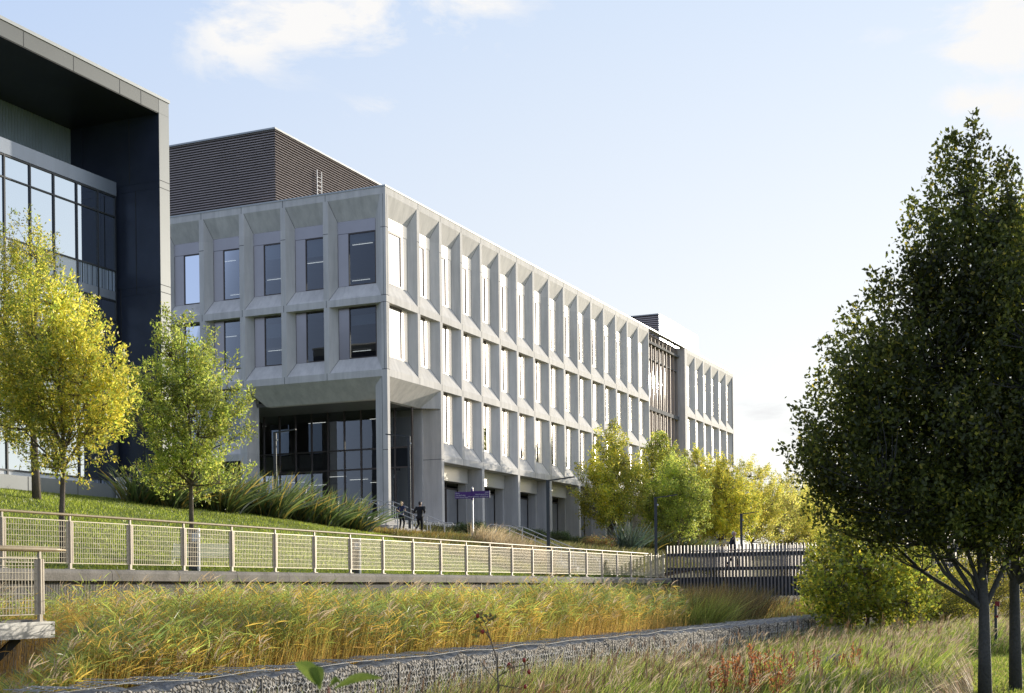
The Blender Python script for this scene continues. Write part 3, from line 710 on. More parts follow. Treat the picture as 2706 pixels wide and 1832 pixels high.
mull = [gt(p) for p in (-110, -52, 11, 79, 141.5, 202, 257, 303)]
storey = 4.22; zt_w = gz(200, 479)
zrow = [zt_w - storey*k for k in range(4)]
dkg = glassmat('facade_mirror_glass', (.45,.47,.5), 3.0, .012, 0, .80, (.84,.93,1,1))
fm = MB()
for k, z1 in enumerate(zrow):
    z0 = z1 - storey
    for y in mull: fm.box(-GD-.06, y-.035, max(z0, 4.25), -GD+.05, y+.035, z1-.002)
    for z in (z1-.05, z1-.86, z1-3.05):
        if z > 4.3: fm.box(-GD-.05, YB, z-.03, -GD+.045, mull[-1], z+.03)
fmo = fm.build('glazing_frame', M['dark_metal'], lb)
strp = None
def stripe_mat():
    m, nt, out = nmat('striped_grille'); L = nt.links; b = N(nt, 'ShaderNodeBsdfPrincipled', Roughness=.5); tc = N(nt, 'ShaderNodeTexCoord')
    mp = N(nt, 'ShaderNodeMapping'); mp.inputs['Scale'].default_value = (0, 14, 0); L.new(tc.outputs['Object'], mp.inputs[0])
    nz = N(nt, 'ShaderNodeTexNoise', Scale=1, Detail=2); L.new(mp.outputs[0], nz.inputs['Vector']); cr = N(nt, 'ShaderNodeValToRGB'); L.new(nz.outputs['Fac'], cr.inputs[0])
    cr.color_ramp.elements[0].position = .44; cr.color_ramp.elements[1].position = .54; cr.color_ramp.elements[0].color = (.03,.04,.06,1); cr.color_ramp.elements[1].color = (.42,.5,.62,1)
    L.new(cr.outputs[0], b.inputs['Base Color']); L.new(b.outputs[0], out.inputs[0]); return m
M['stripe'] = stripe_mat()
for k, z1 in enumerate(zrow):
    z0 = z1 - storey
    for i in range(len(mull)-1):
        a, b_ = mull[i]+.035, mull[i+1]-.035; white = i < 5 and not (k > 0 and i == 4 and k < 2)
        hb = max(z0+.35, 4.25) if not white else max(z0, 4.25)
        p = MB(); p.box(-GD-.02, a, z1-3.02, -GD, b_, z1-.08); po = p.build('window', dkg, lb)
        if z1-3.08 > hb:
            q = MB(); q.box(-GD-.02, a, hb, -GD+.01, b_, z1-3.08); q.build('lower_panel', M['white_glass'] if white else M['stripe'], po)
        if True:
            q = MB(); q.box(-GD-.5, a+.05, z1-1.75-.35*(i % 2), -GD-.45, b_-.05, z1-.1); q.build('roller_blind', M['blind'], po)
    if z0 > 4.3:
        q = MB(); q.box(-GD-.1, mull[5], z0, -GD+.03, mull[-1], z0+.34); q.build('floor_band', M['metal_band'], lb)
ib = MB(); ib.box(-39.25, YB, 4.2, -39.2, t0-.06, zt_w)
for k, z1 in enumerate(zrow[1:]): ib.box(-39.2, YB, z1-.2, -GD-.6, t0-.06, z1+.3)
ib.build('interior', M['interior'], lb)
plh = MB(); plh.box(-GD-1.0, YB, 2.6, -GD+.35, t1+1.2, 4.22); 
pj = MB()
for px in (75, 206): y = at_D(px, 1300, GD-.35).y; pj.box(-GD, y-.015, 2.7, -GD+.355, y+.015, 4.21)
absorb(plh, pj, 1); plh.build('plinth', [M['cladding'], M['joint']], lb)
jb = MB(); p = at_D(322, 1320, GD-.4); jb.box(p.x, p.y-.35, 3.2, p.x+.35, p.y+.1, 4.5); jb.build('plinth_end_block', M['white'], lb)
# ================================================================ mesh fence along the path
FX = -21.02
def post_mesh(mb, x, y, z, h=1.13, s=1):
    """flat twin plate post: base foot, flange plate, web plate, neck up to the handrail"""
    mb.box(x-.03, y-.035, z, x+.03, y+.035, z+.13); mb.box(x-.07, y-.08, z-.002, x+.07, y+.08, z+.012)
    mb.box(x-.012, y-.10, z+.12, x+.004, y-.03, z+h-.09); mb.box(x-.05, y-.028, z+.125, x+.05, y-.012, z+h-.085)
    mb.box(x-.012, y+.002, z+.12, x+.03, y+.030, z+h-.09); mb.box(x-.012, y+.048, z+.12, x+.03, y+.078, z+h-.09)
    for k in range(8): mb.box(x+.0045, y-.09, z+.22+k*.115, x+.018, y-.07, z+.235+k*.115)
    mb.box(x-.025, y-.025, z+h-.09, x+.025, y+.02, z+h+.03)
def panel_mesh(mb, x, y0, y1, z, zh=1.05):
    n = max(3, round((y1-y0)/.071))
    for k in range(n+1): yy = y0+(y1-y0)*k/n; mb.box(x-.004, yy-.0042, z+.13, x+.004, yy+.0042, z+zh-.012)
    for k in range(7): zz = z+.235+k*.115; mb.box(x+.0045, y0-.02, zz-.003, x+.0095, y1+.02, zz+.003)
    mb.box(x-.013, y0-.1, z+.112, x+.013, y1+.1, z+.129); mb.box(x-.013, y0-.1, z+zh-.011, x+.013, y1+.1, z+zh+.008)
fence = thing('path_fence', 'long pale steel mesh fence with slim rounded handrail on the concrete coping', 'fence', (FX, 19.4, kerb_z(19.4)))
a = MB(); post_mesh(a, 0, 0, 0); P0 = a.build('post', M['fence_metal'], fence, local=True)
a = MB(); panel_mesh(a, 0, .12, 1.88, 0); G0 = a.build('mesh_panel', M['mesh_metal'], fence, local=True)
for k in range(24):
    t = 19.4 - 4 + 2.0*k; dz = kerb_z(t) - kerb_z(19.4)
    for o_ in (P0, G0):
        if o_ is G0 and t > 63: continue
        c = o_ if k == 0 else o_.copy()
        if k: COL.objects.link(c); c.parent = fence
        c.location = (0, t-19.4, dz)
a = MB(); pts = [(FX, 12+2*i, kerb_z(12+2*i)+1.19) for i in range(27)]
a.tube(pts, .031, 10); hr = a.build('handrail', surf('oiled_handrail', (.40,.31,.17), .42, .2, 5, fine=.12), fence, smooth_=True)
a = MB(); zz = kerb_z(65)
for k in range(17): yy = 63.6+k*.17; a.box(FX-.012, yy-.008, zz+.05, FX+.012, yy+.008, zz+1.1)
a.box(FX-.02, 63.4, zz+1.1, FX+.02, 66.5, zz+1.13); a.box(FX-.02, 63.4, zz+.05, FX+.02, 66.5, zz+.075)
for yy in (64.4, 65.5, 66.5): a.box(FX-.05, yy-.03, zz, FX+.05, yy+.03, zz+1.22)
a.build('end_panel', M['mesh_metal'], fence)
# ================================================================ viewing platform, bottom left
PDX = -16.3; te = at_D(105, 1550, 16.3).y; tb = at_D(145, 1650, 16.2).y; zd = at_D(115, 1643, 16.2).z
plat = thing('viewing_platform', 'steel viewing platform with channel edge beam jutting over the reeds', 'platform', (-18, 14, -1))
a = MB(); a.box(-16.24, 2, zd-.27, -16.2, tb, zd+.0); a.box(-16.5, 2, zd-.27, -16.24, tb, zd-.255); a.box(-16.5, 2, zd-.015, -16.24, tb, zd)
a.box(-20.7, tb-.04, zd-.27, -16.24, tb, zd); eb = a.build('edge_beam', M['steel'], plat)
a = MB()
for z_ in (zd-.05, zd-.215): a.tube([(-16.21, tb-.07, z_), (-16.195, tb-.07, z_)], .013, 8)
a.build('bolt_hole', M['black'], plat)
a = MB()
for k in range(14): a.box(-20.7+k*.31, 2, zd+.002, -20.7+k*.31+.295, tb-.05, zd+.03)
a.build('deck_board', surf('grey_decking', (.2,.19,.18), .7, .2, 3), plat)
a = MB(); a.bar((-16.6, te-.2, zd-.27), (-17.4, te-1.6, -2.3), .12, .12); a.build('raking_strut', M['dark_metal'], plat)
prail = thing('platform_railing', 'short mesh railing with tapering wooden rail end on the platform at lower left', 'railing', (PDX, te, zd))
for k in range(5):
    t = te - 2.0*k
    a = MB(); post_mesh(a, PDX, t, zd, 1.13); a.build('post', M['fence_metal'], prail)
    a = MB(); panel_mesh(a, PDX, t-1.88, t-.12, zd); a.build('mesh_panel', M['mesh_metal'], prail)
a = MB()
for k in range(60): xx = PDX-.1-k*.071; a.box(xx-.004, te-.004, zd+.13, xx+.004, te+.004, zd+1.04)
for k in range(7): a.box(-20.5, te+.0045, zd+.23+k*.115, PDX-.06, te+.0125, zd+.239+k*.115)
a.box(-20.5, te-.012, zd+1.04, PDX-.05, te+.012, zd+1.06); a.box(-20.5, te-.012, zd+.11, PDX-.05, te+.012, zd+.13); a.build('mesh_panel', M['mesh_metal'], prail)
a = MB(); a.tube([(PDX, te-9, zd+1.2), (PDX, te-.1, zd+1.2), (PDX, te+.35, zd+1.2), (PDX, te+.62, zd+1.195)], [.048,.048,.036,.014], 10)
a.build('handrail', M['timber'], prail, smooth_=True)
# ================================================================ footbridge
ZD = .80; YB0, YB1 = 66.9, 70.3
br = thing('footbridge', 'dark footbridge lined with closely spaced vertical slats over the reed channel', 'footbridge', (-14, 68.5, ZD))
def slatted(y, sgn, name):
    s = MB(); x = -20.95 + (0 if sgn > 0 else .07)
    while x < -3:
        s.box(x-.036, y-.05, -.64, x+.036, y+.05, 1.97); x += .18
    o = s.build(name, surf('bridge_slat_metal', (.23,.21,.20), .38, .15, 5, metal=.3), br)
    r_ = MB(); yy = y + sgn*.075
    for z0, z1 in ((1.42,1.58), (.70,.84)): r_.box(-20.97, yy-.018, z0, -3, yy+.018, z1)
    r_.build('rail', M['dark_metal'], o); return o
slatted(YB0, 1, 'balustrade'); slatted(YB1, -1, 'balustrade')
a = MB(); a.box(-20.9, YB0+.1, -.62, -3, YB0+.32, .34); a.box(-20.9, YB1-.32, -.62, -3, YB1-.1, .34)
for k in range(9): a.box(-20.5+2*k, YB0+.33, -.4, -20.4+2*k, YB1-.33, .2)
a.build('girder', M['dark_metal'], br)
a = MB(); a.box(-20.0, YB0+.06, .705, -3, YB1-.06, ZD); a.face([(-22.5,YB0+.06,.33),(-20.0,YB0+.06,ZD),(-20.0,YB1-.06,ZD),(-22.5,YB1-.06,.33)]); a.build('deck', surf('bridge_deck', (.38,.33,.28), .8, .1), br)
a = MB(); a.tube([(-19.6, YB0+.2, 1.7), (-3, YB0+.2, 1.7)], .025, 8); a.tube([(-19.6, YB1-.2, 1.7), (-3, YB1-.2, 1.7)], .025, 8); a.build('handrail', M['steel'], br)
# ================================================================ stairs with tubular rails
def flight(name, label, D0, z0, D1, z1, t0, t1):
    n = round((z0-z1)/.155); st = thing(name, label, 'stairs', (-(D0+D1)/2, t0, z1)); a = MB()
    for k in range(n):
        xa = -D0 + (D0-D1)*k/n; a.box(xa, t0, z1-.5, -D1+(.0 if k == n-1 else 0), t1, z0 - (z0-z1)*(k+1)/n) if False else a.box(xa, t0+.001*k, z1-.6, xa+(D0-D1)/n+.02, t1-.001*k, z0-(z0-z1)*(k)/n-.002*k)
    a.build('step', M['step'], st); a = MB()
    for k in range(n): xa = -D0+(D0-D1)*(k+1)/n; a.box(xa-.03, t0-.002, z0-(z0-z1)*k/n-.05, xa+.024, t1+.002, z0-(z0-z1)*k/n-.002*k+.004)
    for s_ in (t0-.25, t1): a.face([(-D0, s_, z0+.1), (-D1, s_, z1+.1), (-D1, s_, z1-.9), (-D0, s_, z0-.9)]) if False else None
    a.build('step_nosing', surf('dark_nosing', (.3,.29,.28), .7, .1), st)
    rails = []
    for i, t in enumerate((t0+.1, (t0+t1)/2, t1-.1)):
        r_ = thing('stair_handrail', None, 'handrail', (-(D0+D1)/2, t, z1)); mb_ = MB()
        top = [(-D0-.45, t, z0+.80), (-D0-.45, t, z0+.93), (-D0-.38, t, z0+1.0), (-D0+.1, t, z0+1.0), (-D1+.1, t, z1+1.0), (-D1+.55, t, z1+.98), (-D1+.6, t, z1+.85)]
        mb_.tube(top, .026, 8); mb_.build('rail', M['steel'], r_, smooth_=True)
        for k in range(4):
            f = k/3; xx = -D0+.05+(D0-D1)*f; zz_ = z0+(z1-z0)*f; p = MB(); p.tube([(xx, t, zz_-.15), (xx, t, zz_+.985)], .03, 8); p.build('post', M['steel'], r_)
        rails.append(r_)
    return st, rails
ST0, ST1 = 65.2, 68.9
z_up = 3.93; z_mid = 2.62; z_m2 = 2.25; z_low = .40
s1, r1 = flight('upper_stairs', 'upper flight of pale concrete steps leading to the corner entrance', 38.0, z_up, 34.7, z_mid, ST0, ST1)
s2, r2 = flight('lower_stairs', 'lower flight of pale steps behind the mesh fence near the dry grasses', 29.9, z_m2, 25.4, z_low, ST0, ST1)
for rr, nm in ((r1, 'upper flight by the joggers'), (r2, 'lower flight behind the fence')):
    for o_, w_ in zip(rr, ('nearest', 'middle', 'farthest')): o_['label'] = 'tubular steel handrail, the %s of three on the %s' % (w_, nm); o_['group'] = 'handrails of the '+nm.split(' ')[0]+' stairs'
a = MB(); a.face([(-34.7, ST0-.4, z_mid+.01), (-29.9, ST0-.4, z_m2+.0), (-29.9, ST1+.4, z_m2+.0), (-34.7, ST1+.4, z_mid+.01)]); a.face([(-34.7, ST0-.4, z_mid-.9),(-34.7, ST0-.4, z_mid+.01), (-29.9, ST0-.4, z_m2), (-29.9, ST0-.4, z_m2-.9)])
struct(a.build('path', M['step']))
sw = thing('stair_side_wall', 'low pale concrete wall edging the lower flight of steps', 'wall', (-27.6, ST0-.3, .4)); a = MB()
for k in range(3): a.box(-29.6+k*1.5, ST0-.35, 0, -28.12+k*1.5, ST0-.05, 2.2-.62*k)
a.build('wall_block', M['step'], sw)
# ================================================================ lamps
def lamp_parts(root, h, arm):
    a = MB(); a.box(-.075, -.045, 0, .075, .045, h); a.box(-.13, -.12, 0, .13, .12, .02); a.build('post', M['dark_metal'], root, local=True)
    a = MB(); a.bar((0,0,h-.02), (arm, 0, h+.13), .2, .05); a.box(-.08,-.05,h-.35,.08,.05,h+.01); a.build('lamp_head', M['dark_metal'], root, local=True)
    a = MB(); a.tube([(.085,0,h-.42),(.13,0,h-.36)], .05, 8); a.build('sensor', M['white'], root, local=True)
lamps = [(1449, 22.2, 4.15, 1.15, None, 'dark street lamp with angled flat head standing behind the mesh fence before the lower steps'),
         (1733, 22.0, 4.3, 1.15, None, 'dark street lamp with flat head where the fence meets the footbridge'),
         (1959, 22.0, 4.3, 1.15, None, 'dark street lamp behind the footbridge against the yellow trees'),
         (729, 39.4, 4.15, 1.1, 8.05, 'slim pale street lamp in front of the corner glazing, behind the sword leaved hedge'),
         (1083, 36.0, 4.1, -1.3, 8.45, 'street lamp beside the corner column with its head pointing left')]
for px, D, h, arm, ztop, lab in lamps:
    p = at_D(px, 1400, D); zb = bank_z(D, p.y); h = h if ztop is None else ztop - zb
    r_ = thing('street_lamp', lab, 'street lamp', (p.x, p.y, zb), TH*.9, 'street lamps'); lamp_parts(r_, h, arm)
# ================================================================ direction sign
p = at_D(1249, 1400, 29.8); zb = bank_z(29.8, p.y)
sg = thing('direction_sign', 'purple direction sign with two name boards on a pale round post', 'sign', (p.x, p.y, zb), TH-.12)
hh = at_D(1249, 1287, 29.8).z - zb
a = MB(); a.tube([(0,0,-.2), (0,0,hh-.06), (0,0,hh)], [.055,.055,.03], 12); a.build('post', M['steel'], sg, local=True, smooth_=False)
a = MB(); a.tube([(0,0,hh-.68), (0,0,hh-.12)], .06, 12); a.build('collar', M['purple'], sg, local=True)
def board(x0, x1, yrot, lines, align, zz):
    e = MB(); e.box(x0, -.075, zz, x1, -.062, zz+.35); b_ = e.build('sign_board', M['purple'], sg, local=True)
    for i, tx in enumerate(lines):
        cu = bpy.data.curves.new('lettering', 'FONT'); cu.body = tx; cu.size = .088; cu.align_x = align; cu.extrude = .002; cu.materials.append(M['white'])
        ot = bpy.data.objects.new('lettering_curve', cu); COL.objects.link(ot); me_ = bpy.data.meshes.new_from_object(ot.evaluated_get(bpy.context.evaluated_depsgraph_get())); bpy.data.objects.remove(ot); o_ = bpy.data.objects.new('lettering', me_); COL.objects.link(o_); o_.parent = b_; o_.rotation_euler = (math.pi/2, 0, 0)
        o_.location = (x0+.03 if align == 'LEFT' else x1-.05, -.079, zz+.25-.105*i)
board(-.88, -.03, 0, ('Buses', 'The BioCubes', 'Little France Road'), 'LEFT', hh-.60)
board(.03, .89, 0, ('A&E', 'Little France Drive', 'Royal Infirmary of Edinburgh'), 'RIGHT', hh-.57)
a = MB(); a.box(.895, -.08, hh-.57, .915, -.055, hh-.215); a.build('end_trim', M['white'], sg, local=True)
# ================================================================ information posts and bench
for i, (px, pt, lab) in enumerate(((513, 1398, 'dark information post with pale notice beside the garden bench'), (941, 1424, 'dark information post standing alone behind the fence right of the bench'))):
    p = at_D(px, 1500, 21.55); zb = bank_z(21.55, p.y); h = at_D(px, pt, 21.55).z - zb
    r_ = thing('information_post', lab, 'information post', (p.x, p.y, zb), TH*.8, 'information posts')
    a = MB(); a.box(-.13, -.035, 0, .10, .035, h); a.build('panel', M['dark_metal'], r_, local=True)
    a = MB(); a.box(.10, -.04, 0, .15, .04, h+.02); a.build('edge_trim', M['white'], r_, local=True)
    a = MB(); a.box(-.03, -.045, h-.32, .09, -.038, h-.1); a.build('notice', surf('notice_blue_grey', (.45,.55,.68), .4, .1), r_, local=True)
D_ = 22.9; pa = at_D(470, 1490, D_); pb_ = at_D(596, 1490, D_)
bn = thing('garden_bench', 'pale cream slatted garden bench with scrolled arms on the lawn behind the fence', 'bench', ((pa.x+pb_.x)/2, (pa.y+pb_.y)/2, bank_z(D_, pa.y)), math.pi/2+.0)
bl = 1.75
bn.rotation_euler = (0,0,TH+.15); bn.scale = (.9,.9,.70); 
def bslat(mb, y, z, w=.045, tck=.02, rx=0): mb.box(-bl/2, y-w/2, z-tck/2, bl/2, y+w/2, z+tck/2)
a = MB()
for k in range(7): bslat(a, -.2+k*.065, .44)
a.box(-bl/2, -.245, .40, bl/2, -.225, .45); a.build('seat', M['bench'], bn, local=True)
a = MB()
for k in range(8): a.box(-bl/2, .25+k*.018, .50+k*.062, bl/2, .268+k*.018, .55+k*.062)
for x in (-.3, .3): a.box(x-.02, .27, .48, x+.02, .30, .95)
a.build('backrest', M['bench'], bn, local=True)
for sx in (-1, 1):
    x = sx*bl/2; a = MB()
    a.tube([(x,.40,1.0),(x,.3,.82),(x,.2,.7),(x,.05,.66),(x,-.12,.68),(x,-.24,.68),(x,-.3,.62),(x,-.28,.52),(x,-.22,.46)], .022, 8); a.build('armrest', M['bench'], bn, local=True)
    for y in (-.2, .26):
        a = MB(); a.tube([(x,y,.45),(x,y*1.1,.2),(x,y*1.25,0)], .024, 8); a.build('leg', M['bench'], bn, local=True)
# boulder in the meadow
p = at_dist(2205, 1785, 24)
a = MB(); V = []; nU, nV = 20, 12
for j in range(nV+1):
    for i in range(nU):
        th = 2*math.pi*i/nU; ph = math.pi*j/nV
        d = Vector((math.sin(ph)*math.cos(th), math.sin(ph)*math.sin(th), math.cos(ph)))
        k = 1+.13*math.sin(3*d.x+1)+.1*math.sin(5*d.y+2)+.07*math.sin(7*d.z+d.x*4)
        a.v.append((p.x+d.x*.62*k, p.y+d.y*.4*k, meadow_z(-p.x, p.y)+.15+d.z*.36*k))
for j in range(nV):
    for i in range(nU): q0 = j*nU+i; q1 = j*nU+(i+1) % nU; a.f.append((q0, q0+nU, q1+nU, q1)); a.m.append(0)
bo = thing('boulder', 'grey boulder half hidden in the red and green meadow plants', 'boulder', (p.x, p.y, meadow_z(-p.x, p.y)))
a.build('stone', surf('boulder_stone', (.3,.29,.27), .85, .25, 4, bump=.5, bscale=15), bo, smooth_=True)
bo.name = 'boulder'
# slim dark post with a red disc seen between the two right trunks
p = at_dist(2632, 1680, 34); zb = meadow_z(-p.x, p.y); h = at_dist(2632, 1600, 34).z - zb
mp_ = thing('marker_post', 'thin dark marker post with small red plate between the two right trunks', 'marker post', (p.x, p.y, zb))
a = MB(); a.box(p.x-.035, p.y-.03, zb-.1, p.x+.035, p.y+.03, zb+h); a.build('post', M['dark_metal'], mp_)
a = MB(); a.box(p.x-.01, p.y-.045, zb+h-.02, p.x+.10, p.y-.031, zb+h+.1); M['red'] = surf('red_plate', (.22,.015,.015), .5, .05); a.build('plate', M['red'], mp_)
a = MB(); a.box(p.x+.0, p.y-.045, zb+h-.31, p.x+.07, p.y-.031, zb+h-.25); a.build('plate', M['red'], mp_)
# ================================================================ trees
def make_tree(name, label, group, base, trunk, lobes, nclump, nleaf, leafL, leafW, palette, weights, mat='leaf', bark='bark', seed=1, r0=.11, clump_r=.30,
              droop=.5, up=0.0, top_pal=None, twig=.006, cat='tree', inner=.35, nlimb=0):
    """trunk: list of (x,y,z) offsets; lobes: list of (cx,cy,cz,rx,ry,rz,weight) offsets from base"""
    global RNG
    RNG = np.random.default_rng(seed); rr = random.Random(seed)
    root = thing(name, label, cat, base, 0, group)
    lob = np.array(lobes, float); wts = lob[:, 6]*lob[:, 3]*lob[:, 4]*lob[:, 5]; wts /= wts.sum()
    idx = RNG.choice(len(lob), nclump, p=wts)
    d = nrm(RNG.normal(size=(nclump, 3))); rad = (inner + (1-inner)*RNG.random(nclump)**.55)
    C = lob[idx, :3] + d*lob[idx, 3:6]*rad[:, None]
    # limbs
    tp = [Vector(p) for p in trunk]; mb = MB()
    n = len(tp); mb.tube(tp, [r0*(1.12 if i == 0 else 1)*(1-.8*(i/(n-1))**1.2) for i in range(n)], 10)
    nl = nlimb or max(8, nclump//14); limbpts = [(p, .5) for p in tp[n//3:]]
    order = sorted(range(nclump), key=lambda i: -np.linalg.norm(C[i, :2]))[:nclump]
    z_lo = tp[max(1, n//3)].z; z_hi = tp[-1].z
    def trunk_at(z):
        for a, b in zip(tp, tp[1:]):
            if b.z >= z: k = (z-a.z)/max(1e-6, b.z-a.z); return a.lerp(b, max(0, min(1, k)))
        return tp[-1]
    chosen = [order[int(i*len(order)/nl*.75)] for i in range(nl)]
    for i in chosen:
        e = Vector(C[i]); hd = math.hypot(e.x, e.y); s = trunk_at(max(z_lo, min(z_hi*.92, e.z - hd*(1.0+up*1.2) - .2)))
        m1 = s.lerp(e, .35) + Vector((rr.uniform(-.1,.1), rr.uniform(-.1,.1), -.05*hd + rr.uniform(-.05,.1))); m2 = s.lerp(e, .7) + Vector((rr.uniform(-.12,.12), rr.uniform(-.12,.12), .04))
        mb.tube([s, m1, m2, e], [r0*.42, r0*.27, r0*.16, r0*.06], 6, False)
        for p in (m1, s.lerp(m1, .6), m2, m1.lerp(m2, .5), m2.lerp(e, .6)): limbpts.append((p, .3))
    lp = np.array([tuple(p) for p, _ in limbpts])
    for i in range(nclump):
        e = C[i]; cand = lp - e; dist = np.linalg.norm(cand*np.array([1,1,.8]), axis=1) + (cand[:, 2] > 0)*.8; j = int(dist.argmin()); s = Vector(lp[j]); ev = Vector(e)
        m = s.lerp(ev, .5) + Vector((rr.uniform(-.08,.08), rr.uniform(-.08,.08), -.04)); mb.tube([s, m, ev], [twig*2, twig*1.4, twig*.7], 4, False)
    mb.build('trunk', M[bark], root, local=True, smooth_=True)
    # leaves
    per = nleaf//nclump; ci = np.repeat(np.arange(nclump), per); K = len(ci)
    size = RNG.uniform(.7, 1.35, nclump)[ci]
    out = nrm(C - np.array([0, 0, np.median(C[:, 2])]))[ci]
    if up > 0:        # upright shoots: leaves along an ascending twig
        sdir = nrm(out*.55 + np.array([0, 0, 1.0])*up + RNG.normal(size=(nclump, 3))[ci]*.22)
        s = RNG.random(K); L_sh = RNG.uniform(.45, .95, nclump)[ci]*clump_r*2.6
        P = C[ci] + sdir*(s*L_sh)[:, None] + RNG.normal(size=(K, 3))*(.05+.10*(1-s))[:, None]*clump_r/.3
        Dr = nrm(sdir*.5 + RNG.normal(size=(K, 3))*.75)
        n_ = nrm(RNG.normal(size=(K, 3)) + np.array([0, 0, .8]))
    else:
        P = C[ci] + RNG.normal(size=(K, 3))*np.array([1, 1, .62])*(clump_r*size*.62)[:, None]
        Dr = nrm(out*.5 + RNG.normal(size=(K, 3))*.8 + np.array([0, 0, -droop])); n_ = nrm(RNG.normal(size=(K, 3)) + np.array([0, 0, .6]))
    kk = 1
    L = leafL*RNG.uniform(.6, 1.3, K); Wd = leafW*RNG.uniform(.7, 1.25, K)
    col = pal(K, palette, weights, .16)
    if top_pal is not None:
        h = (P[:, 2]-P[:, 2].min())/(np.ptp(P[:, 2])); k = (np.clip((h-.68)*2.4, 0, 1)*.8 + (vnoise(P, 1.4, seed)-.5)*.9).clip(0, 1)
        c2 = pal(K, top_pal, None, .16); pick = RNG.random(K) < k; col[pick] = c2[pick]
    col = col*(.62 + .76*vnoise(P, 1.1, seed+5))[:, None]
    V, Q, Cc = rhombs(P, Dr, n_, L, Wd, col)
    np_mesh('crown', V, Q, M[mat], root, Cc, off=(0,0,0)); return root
YEL = [(.54,.47,.075), (.44,.43,.07), (.33,.37,.06), (.62,.52,.09), (.20,.26,.045)]; YW = [4,4,3,2,2]
GRN = [(.29,.36,.065), (.36,.41,.085), (.12,.165,.04), (.40,.41,.10), (.46,.41,.08)]; GW = [4,4,2,3,1]
OLV = [(.42,.43,.07), (.52,.47,.08), (.30,.35,.06), (.62,.54,.11), (.19,.23,.04)]
# two yellowing ash trees at left
b = at_D(98, 1337, 31.0); b.z = bank_z(31, b.y)
make_tree('ash_tree', 'tall yellow and green ash tree at far left, trunk standing high on the lawn crest', 'ash trees on the lawn', b,
    [(0,0,-.3),(-.05,.0,.9),(-.16,.05,2.2),(-.1,0,3.6),(0,0,5.2),(.1,0,7.6)],
    [(-.9,0,6.0,1.8,1.9,2.4,1),(-1.7,.3,3.6,1.7,1.7,2.0,1),(-.2,-.2,3.1,1.6,1.7,1.6,1),(-.3,0,7.4,.9,1.0,1.5,1.1),(-2.2,0,5.4,1.5,1.4,2.1,1),(.8,0,4.9,1.2,1.2,1.8,1)], 600, 36000, .11, .044, YEL, YW, seed=21, r0=.14, clump_r=.30, up=.75, inner=.05, nlimb=22, top_pal=GRN[:4])
b = at_D(166, 1474, 23.3); b.z = bank_z(23.3, b.y)
make_tree('ash_tree', 'bright yellow ash tree rising from behind the fence at left', 'ash trees on the lawn', b,
    [(0,0,-.3),(-.02,0,1.2),(0,.05,2.3),(.05,0,3.4),(-.05,0,4.6),(-.15,0,6.3)],
    [(-.2,0,5.0,1.2,1.2,1.9,1.1),(.55,.2,4.2,1.0,1.1,1.5,1),(-.95,-.2,4.0,1.05,1.1,1.6,1),(.0,0,2.95,1.15,1.0,.95,.9),(-.1,0,6.3,.55,.6,.75,1),(1.0,0,3.9,.55,.8,.75,.9),(-.8,0,5.9,.7,.7,.7,.9)], 480, 28000, .105, .043, YEL, YW, seed=5, r0=.078, clump_r=.25, up=.75, inner=.05, nlimb=18, top_pal=[(.30,.32,.05),(.20,.26,.04)])
b = at_D(507, 1474, 24.0); b.z = bank_z(24, b.y)
make_tree('ash_tree', 'green ash tree between the two buildings, its thin trunk beside the garden bench', 'ash trees on the lawn', b,
    [(0,0,-.3),(0,0,1.2),(-.02,.02,2.2),(0,0,3.4),(-.1,0,5.0),(-.35,0,6.9)],
    [(-.35,0,5.6,1.0,1.0,1.5,1.05),(.35,0,4.5,1.4,1.2,1.2,1),(-.95,0,4.2,1.25,1.2,1.5,1),(.45,0,2.55,1.3,1.0,.75,1),(-.6,0,2.7,1.15,1.1,.9,1),(-.45,0,6.7,.5,.5,.65,1),(.8,.1,3.9,.85,.7,.9,1),(.05,0,3.4,1.0,.9,1.5,.8),(-1.1,0,5.0,.6,.7,.8,1),(.35,0,5.6,.6,.7,.8,1)], 480, 27000, .108, .044, GRN, GW, seed=9, r0=.078, clump_r=.25, up=.75, inner=.05, nlimb=18)
# avenue of trees between building and channel
def avenue(px, D, top_py, seed, label, palette, w=None, wid=1.0, nleaf=15000, tp=None):
    b = at_D(px, 1400, D); b.z = bank_z(D, min(b.y, 200)); H = at_D(px, top_py, D).z - b.z; s = H/8.0
    k = wid
    ro = make_tree('avenue_tree', label, 'trees in the avenue beyond the footbridge', b,
        [(0,0,-.3),(.03,0,1.4*s),(0,.05,2.6*s),(-.05,0,4.2*s),(.05,0,6.6*s)],
        [(0,0,5.4*s,1.5*k,1.7*k,2.0*s,1.1),(1.1*k,.2,4.2*s,1.4*k,1.5*k,1.8*s,1),(-1.1*k,-.2,4.1*s,1.4*k,1.5*k,1.8*s,1),(.1,0,2.5*s,2.1*k,2.1*k,1.35*s,1),(.1,0,7.0*s,.7*k,.8*k,.85*s,1),(.3,-1.2,3.6*s,1.6*k,1.2*k,1.8*s,.8)],
        420, int(nleaf*1.7), .17, .09, palette, w, seed=seed, r0=.11, clump_r=.42, up=.6, inner=.05, nlimb=14, top_pal=tp, twig=.012)
    return ro
avenue(1615, 34.0, 1114, 31, 'loose olive green avenue tree nearest the corner of the building, first in the row', OLV, None, 1.0, 15000)
avenue(1752, 34.0, 1135, 32, 'olive avenue tree in front of the tall glazed bay, second in the row', OLV, None, 1.15, 15000, GRN[:3])
avenue(1790, 30.0, 1200, 33, 'dark green avenue tree standing behind the street lamp at the bridge end', GRN, GW, 1.05, 14000)
avenue(1843, 34.0, 1175, 44, 'green avenue tree against the glazed bay sill, just left of the yellow one', OLV, None, 1.2, 14000)
